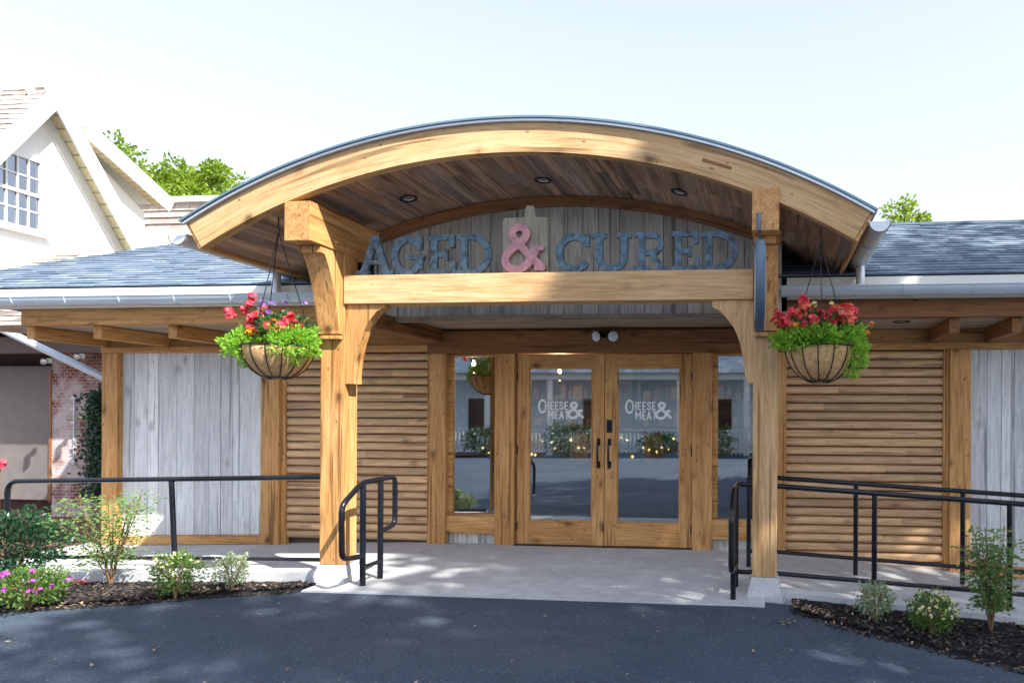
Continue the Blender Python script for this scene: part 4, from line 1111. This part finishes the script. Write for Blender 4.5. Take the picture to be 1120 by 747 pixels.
def shakes(parent,x0,x1,y0,z0,y1,z1,seed,mat,ex=.18,w0=.1,w1=.22,name='roof',x1t=None):
    x1b=x1; x1t=x1 if x1t is None else x1t
    r=random.Random(seed); m=MB(); L=math.hypot(y1-y0,z1-z0); t=V((0,(y1-y0)/L,(z1-z0)/L)); n_=V((0,-t.z,t.y)); k=0
    m.hexa([(x0,y0,z0-.06),(x1,y0,z0-.06),(x1t,y1,z1-.06),(x0,y1,z1-.06)],[(x0,y0,z0-.002),(x1,y0,z0-.002),(x1t,y1,z1-.002),(x0,y1,z1-.002)])
    while k*ex<L:
        x=x0-r.random()*.1; x1=x1b+(x1t-x1b)*min(1,k*ex/L)
        while x<x1:
            w=r.uniform(w0,w1); a=V((x+.003,y0,z0))+t*(k*ex-r.uniform(0,.02)); b=V((min(x+w-.003,x1),y0,z0))+t*(k*ex-r.uniform(0,.02)); e=t*(ex+.03)
            h=r.uniform(.012,.028)
            m.hexa([a,b,b+e,a+e],[a+n_*h,b+n_*h,b+e+n_*.004,a+e+n_*.004]); x+=w
        k+=1
    return m.build(name,mat,parent)
zs0=Z(357,9.4,12); shakes(an,xa0-4,X(112,9.6)+.4,9.4,zs0,12.0,W(40,280,12.0).z,3,SHK,x1t=X(84,12.0))
# vine on the brick
vb=W(98,545,10.1); t=thing('climbing_plant','dark green climber growing up the brick annexe wall','plant',(vb.x,10.2,0))
r=random.Random(4); m=MB()
for k in range(2600):
    z=r.uniform(.05,1.0)**.9*Z(428,10.1,98); m.leaf(V((vb.x+r.gauss(.06,.14)+.12*r.random(),10.22-abs(r.gauss(0,.07)),z)),(rdir(r)+V((0,-.6,-.4))).normalized(),V((0,-1,.4)),.07,.05)
m.build('foliage',M['dgreen'],t); MB().tube([(vb.x,10.25,0),(vb.x+.05,10.24,1.0),(vb.x,10.25,2.0)],.018,6).build('stem',M['bark'],t)
# conduit with brackets
cp=X(83,ya); t=thing('conduit','thin grey conduit clipped to the brick annexe wall','pipe',(cp,ya-.02,0))
MB().tube([(cp,ya-.03,Z(508,ya,83)),(cp,ya-.03,Z(432,ya,83))],.012,8).build('pipe',M['galv'],t)
for q in (435,447,462,490,505): B('clip',M['galv'],t,cp-.05,cp+.03,ya-.045,ya-.001,Z(q,ya,83)-.012,Z(q,ya,83)+.012,0)
# diagonal downspout
t=thing('drainpipe','grey diagonal drainpipe crossing from the shake roof to the shop corner','pipe',W(60,386,8.6))
MB().tube([W(-40,338,8.6),W(0,359,8.6),W(118,415,8.6)],.05,12).build('pipe',M['gutter'],t)
# cameras
for (a,b_,lb) in ((52,396,'small pale security camera by the brown door frame'),(88,391,'small pale security camera nearer the timber corner post')):
    p=W(a,b_,9.55); t=thing('security_camera',lb,'camera',p,)
    CG=plain('camera_grey',(.10,.10,.105),.4); MB().box(p.x-.03,p.x+.03,p.y+.005,p.y+.045,p.z-.02,p.z+.06).build('mount',CG,t,.004)
    q=V((0,0,1)).rotation_difference(V((.8,-.6,-.25)).normalized()).to_matrix()
    MB().lathe([(0,-.09),(.035,-.085),(.04,.07),(.03,.08),(0,.075)],p+V((0,-.06,0)),14,axis=q).build('camera_body',CG,t)

# white house: gable wall facing +x
XH=-14.0
hs_=thing('white_house','tall white gabled house with yellow soffit and sash window, left background','house',(XH-2,12,0))
ap=WX(42,95,XH); br=WX(150,292,XH); slope=(ap.z-br.z)/(br.y-ap.y)
yf=ap.y-2.6; zf=ap.z-2.6*slope; yb_=ap.y+2.9; zb_=ap.z-2.9*slope
SID=plain('white_siding',(.80,.79,.76),.6,0,.3,.02)
MB().prism([(yf+.3,0),(yb_-.3,0),(yb_-.3,zb_+.3*slope-.15),(ap.y,ap.z-.15),(yf+.3,zf+.3*slope-.15)],'x',XH-6,XH).build('wall',SID,hs_)
TAN=islandmat('tan_roof_shingle',[(.34,.29,.25),(.42,.36,.31),(.27,.23,.20)],.9,14,.3,.3)
rf=shakes(hs_,XH-7,XH+.36,yf,zf,ap.y,ap.z,5,TAN,.16,.2,.4)
MB().hexa([(XH-7,ap.y,ap.z-.06),(XH+.36,ap.y,ap.z-.06),(XH+.36,yb_,zb_-.06),(XH-7,yb_,zb_-.06)],[(XH-7,ap.y,ap.z),(XH+.36,ap.y,ap.z),(XH+.36,yb_,zb_),(XH-7,yb_,zb_)]).build('rear_roof',TAN,hs_)
SOF=brick('soffit_slats',(.66,.57,.36),(.70,.60,.40),(.38,.32,.2),rot=(0,0,0),scale=3,w=3.0,h=.42,msize=.03)
for (y0,z0,y1,z1,s_) in ((yf,zf,ap.y,ap.z,-1),(ap.y,ap.z,yb_,zb_,1)):
    L=math.hypot(y1-y0,z1-z0); nz=V((0,-(z1-z0)/L,(y1-y0)/L))
    a0=V((0,y0,z0)); b0=V((0,y1,z1))
    def slab(x0,x1,o0,o1,name,mat):
        q=[V((x0,0,0))+a0-nz*o0,V((x1,0,0))+a0-nz*o0,V((x1,0,0))+b0-nz*o0,V((x0,0,0))+b0-nz*o0]
        p=[V((x0,0,0))+a0-nz*o1,V((x1,0,0))+a0-nz*o1,V((x1,0,0))+b0-nz*o1,V((x0,0,0))+b0-nz*o1]
        MB().hexa(p,q).build(name,mat,hs_)
    e_=.003 if s_>0 else 0
    slab(XH+.362,XH+.40+e_,-.02-e_,.26+e_,'rake_board',M['white'])
    slab(XH+.002,XH+.36,.10-e_,.12-e_,'rake_soffit',SOF)
    slab(XH+.002,XH+.03+e_,.121,.30,'frieze_board',M['white'])
# sash window on the gable
wy0,wy1=WX(-8,210,XH).y,WX(41,210,XH).y; wz1=WX(20,172,XH).z; wz0=WX(20,247,XH).z
fr=MB(); x0=XH+.002; d=.07
for a,b_,c_,e in ((wy0-.09,wy0,wz0-.05,wz1+.1),(wy1,wy1+.09,wz0-.05,wz1+.1),(wy0,wy1,wz1,wz1+.1),(wy0,wy1,wz0-.06,wz0),(wy0,wy1,(wz0+wz1)/2-.03,(wz0+wz1)/2+.03)): fr.box(x0,x0+d,a,b_,c_,e)
w=fr.build('window',M['white'],hs_,.004)
mu=MB()
for k in range(1,4): y=wy0+(wy1-wy0)*k/4; mu.box(x0+.02,x0+.045,y-.012,y+.012,wz0,wz1)
for k in (1,3): z=wz0+(wz1-wz0)*k/4; mu.box(x0+.021,x0+.044,wy0,wy1,z-.012,z+.012)
mu.build('muntins',M['white'],w); MB().box(x0+.01,x0+.018,wy0,wy1,wz0,wz1).build('pane',M['glass_w'],w)
B('blind',plain('pale_blind',(.72,.74,.76),.8),w,XH+.0005,XH+.009,wy0,wy1,wz0,wz1,0)
B('sill',M['white'],w,XH+.001,XH+.12,wy0-.14,wy1+.16,wz0-.13,wz0-.065,.005)
# rear wing
XW=-16.5
wg=thing('house_wing','white rear wing with yellow soffit beyond the white gabled house','house',(XW-2,16,0))
a=WX(78,138,XW); b=WX(172,222,XW); c=WX(158,235,XW)
sl=(a.z-b.z)/(b.y-a.y); y0=a.y-2.0; z0=a.z+2.0*sl*.0
MB().prism([(y0,0),(c.y,0),(c.y,c.z+.05),(a.y,a.z-.2),(y0,a.z-.2)],'x',XW-6,XW).build('wall',SID,wg)
L=math.hypot(b.y-a.y,b.z-a.z); nz=V((0,(a.z-b.z)/L,(b.y-a.y)/L))
def slab2(x0,x1,o0,o1,name,mat):
    A=V((0,a.y,a.z));Bv=V((0,b.y,b.z))
    p=[V((x0,0,0))+A-nz*o1,V((x1,0,0))+A-nz*o1,V((x1,0,0))+Bv-nz*o1,V((x0,0,0))+Bv-nz*o1]; q=[v+nz*(o1-o0) for v in p]
    MB().hexa(p,q).build(name,mat,wg)
slab2(XW-6,XW+.5,-.05,.05,'roof',M['white']); slab2(XW+.46,XW+.5,.051,.32,'rake_board',M['white']); slab2(XW+.002,XW+.458,.12,.15,'rake_soffit',SOF)
# shingled flat roof block
YSB=19.0
sb=thing('shingled_building','tan shingle clad building with white coping, behind the white wing','building',(-16,YSB,0))
x0,x1=X(120,YSB),X(330,YSB); zt=Z(222,YSB,200); z0=Z(252,YSB,200)
m=MB(); r=random.Random(6); z=z0
m.box(x0,x1,YSB+.03,YSB+5,0,zt)
while z<zt-.05:
    x=x0-r.random()*.2
    while x<x1:
        w_b=r.uniform(.3,.6); e=min(x+w_b-.012,x1); h=min(.2,zt-z)
        m.hexa([(x,YSB-.03,z+.006),(e,YSB-.03,z+.006),(e,YSB+.03,z+.006),(x,YSB+.03,z+.006)],[(x,YSB+.01,z+h),(e,YSB+.01,z+h),(e,YSB+.029,z+h),(x,YSB+.029,z+h)]); x+=w_b
    z+=.2
m.build('wall',islandmat('tan_wall_shingle',[(.40,.33,.28),(.48,.41,.35),(.34,.28,.24)],.9,8,.2,.3),sb)
B('coping',M['white'],sb,x0-.1,x1+.1,YSB-.12,YSB+.4,zt+.001,zt+.16,.01)
B('lower_band',plain('cream_band',(.62,.56,.46),.8),sb,x0,x1,YSB-.06,YSB+.02,0,z0,0)

# ---------------------------------------------------------------- trees
def tree(label,x,y,h,cr,nclump,nleaf,leaf,mat,seed,trunk_r=.18,crown_lo=.45,group=None,cz=None,name='broadleaf_tree',stretch=(1,1,1)):
    r=random.Random(seed); t=thing(name,label,'tree',(x,y,0),group)
    tm=MB(); base=V((x,y,-.2)); topp=V((x+r.uniform(-.2,.2),y,h*.75))
    tm.tube([base,base.lerp(topp,.35)+V((.05,0,0)),base.lerp(topp,.7),topp],trunk_r,8,True,trunk_r*.35)
    lm=MB()
    for k in range(nclump):
        an=r.uniform(0,2*PI); rad=cr*math.sqrt(r.random()); f=r.random()
        z=h*(crown_lo+(1-crown_lo)*f); rad*=math.sin(PI*min(.95,.25+.7*(1-f)))**.6
        c=V((x+math.cos(an)*rad*stretch[0],y+math.sin(an)*rad*stretch[1],z))
        st=V((x,y,h*(crown_lo*.6+.25*f)))
        tm.tube([st,st.lerp(c,.5)+V((0,0,.15)),c],trunk_r*.22,5,True,.01)
        s=cr*r.uniform(.16,.34)
        tuft(lm,c,(s,s,s*.75),nleaf//nclump,leaf,leaf*.62,r,.05,.2)
    tm.build('trunk',M['bark'],t); lm.build('crown',mat,t); return t
M['backtree']=leafmat('sunlit_foliage',[(.22,.33,.03),(.14,.24,.03),(.32,.42,.05),(.09,.17,.02)],.5)
q=W(190,217,26); tree('yellow green tree rising behind the white house roofs',q.x-.5,26,Z(178,26,190),3.0,80,17000,.2,M['backtree'],5,.3,.62)
q=W(980,243,22); tree('small yellow green treetop above the right roof ridge',q.x,22,Z(212,22,980)-.1,1.1,18,2600,.14,M['backtree'],6,.2,.72)

# shade trees beyond the frame on the right and behind the camera, which shade the drive
SH=M['green']
sun_az_front=math.radians(33); sun_el=math.radians(46)
shade=[(7.8,.6,12.6,2.9),(5.6,-3.6,13.0,2.8),(11.6,3.0,13.5,3.2),(10.6,-2.8,14.5,3.4)]
for i,(x,y,h,cr) in enumerate(shade):
    tree('leafy shade tree off to the right of the drive, number %d from the shop'%(i+1) if 0 else ['slender','broad','tallest','widest','smallest','farthest'][i]+' shade tree beside the drive to the right',x,y,h,cr,64,9500,.25,SH,40+i,.2,.46,'shade trees beside the drive')

# house across the drive, mirrored in the door glass
oh=thing('opposite_house','pale blue clapboard house with white columns across the drive, mirrored in the door glass','house',(-5,-13,0))
m=MB(); z=0
while z<4.2: m.hexa([(-15,-13.02,z),(3,-13.02,z),(3,-13.3,z),(-15,-13.3,z)],[(-15,-13.05,z+.2),(3,-13.05,z+.2),(3,-13.3,z+.2),(-15,-13.3,z+.2)]); z+=.2
m.build('wall',plain('blue_clapboard',(.60,.70,.76),.6),oh)
for x in (-14,-11.4,-8.8,-6.2,-3.6,-1,1.6): B('column',M['white'],oh,x-.11,x+.11,-11.2,-10.98,-.1,2.9,.01)
B('porch_beam',M['white'],oh,-15,3,-11.3,-10.9,2.9,3.2,.01)
shakes(oh,-15.3,3.3,-13.3,5.2,-10.7,3.25,9,M['shingle'],.2,.2,.35)
for x in (-12.6,-7.5,-2.2): 
    w=MB().box(x-.5,x+.5,-13.01,-12.98,.9,2.2).build('window',M['black'],oh); MB().box(x-.6,x+.6,-13.015,-12.97,.82,.9).build('sill',M['white'],w)
m=MB()
x=-13.9
while x<1.5: m.box(x,x+.04,-11.1,-11.06,.0,.9); x+=.16
m.box(-14,1.6,-11.13,-11.03,.9,.96); m.build('balustrade',M['white'],oh)

for k,(x,y,w_,h_,lb) in enumerate(((-11,-9.9,.8,1.1,'leftmost'),(-7.6,-9.8,.9,1.3,'second'),(-4.2,-9.9,.7,.9,'middle'),(-2.2,-9.8,.8,1.2,'fourth'),(.4,-9.9,.9,1.0,'rightmost'))):
    t=thing('shrub','dark rounded shrub by the opposite porch, %s as mirrored in the glass'%lb,'shrub',(x,y,-.1)); r=random.Random(90+k); m=MB(); tuft(m,(x,y,h_*.45),(w_,w_*.8,h_*.5),1500,.11,.06,r,.3,.4); m.build('foliage',M['green'],t); MB().tube([(x,y,-.1),(x,y,h_*.6)],.03,6).build('stem',M['bark'],t)
# ---------------------------------------------------------------- light
wd=bpy.data.worlds.new('World'); scn.world=wd; wd.use_nodes=True; nt=wd.node_tree
bg=nt.nodes['Background']; sky=nt.nodes.new('ShaderNodeTexSky'); sky.sky_type='NISHITA'; sky.sun_disc=False
sd=V((math.cos(sun_el)*math.cos(sun_az_front),-math.cos(sun_el)*math.sin(sun_az_front),math.sin(sun_el)))
sky.sun_elevation=sun_el; sky.sun_rotation=math.atan2(sd.x,sd.y)
sky.air_density=1.3; sky.dust_density=2.0; sky.ozone_density=1.0
bw=nt.nodes.new('ShaderNodeRGBToBW'); nt.links.new(sky.outputs[0],bw.inputs[0]); gm_=nt.nodes.new('ShaderNodeGamma'); gm_.inputs[1].default_value=.55; nt.links.new(mix(nt,.5,sky.outputs[0],bw.outputs[0]),gm_.inputs[0]); tn=mix(nt,1.0,gm_.outputs[0],(.68,.71,.83),'MULTIPLY'); nt.links.new(tn,bg.inputs[0]); bg.inputs[1].default_value=.15
sl_=bpy.data.lights.new('sun','SUN'); sl_.energy=2.0; sl_.angle=math.radians(.6); sl_.color=(1,.96,.91)
so=bpy.data.objects.new('sun',sl_); col.objects.link(so); so.rotation_euler=sd.to_track_quat('Z','Y').to_euler(); so.location=(8,0,9)
scn.view_settings.view_transform='Standard'; scn.view_settings.look='None'; scn.view_settings.gamma=1; scn.view_settings.exposure=2.55
# ---------------------------------------------------------------- camera
cd=bpy.data.cameras.new('camera'); cam=bpy.data.objects.new('camera',cd); col.objects.link(cam); scn.camera=cam
cd.sensor_width=36; cd.lens=FPX/1120*36; cd.shift_x=-(PX0-560)/1120; cd.shift_y=(PY0-373.5)/1120; cd.clip_start=.05; cd.clip_end=2000
R=Matrix((Rc,Uc,-Fw)).transposed(); cam.matrix_world=Matrix.Translation(EYE)@R.to_4x4()
scn.cycles.max_bounces=8; scn.cycles.transparent_max_bounces=12
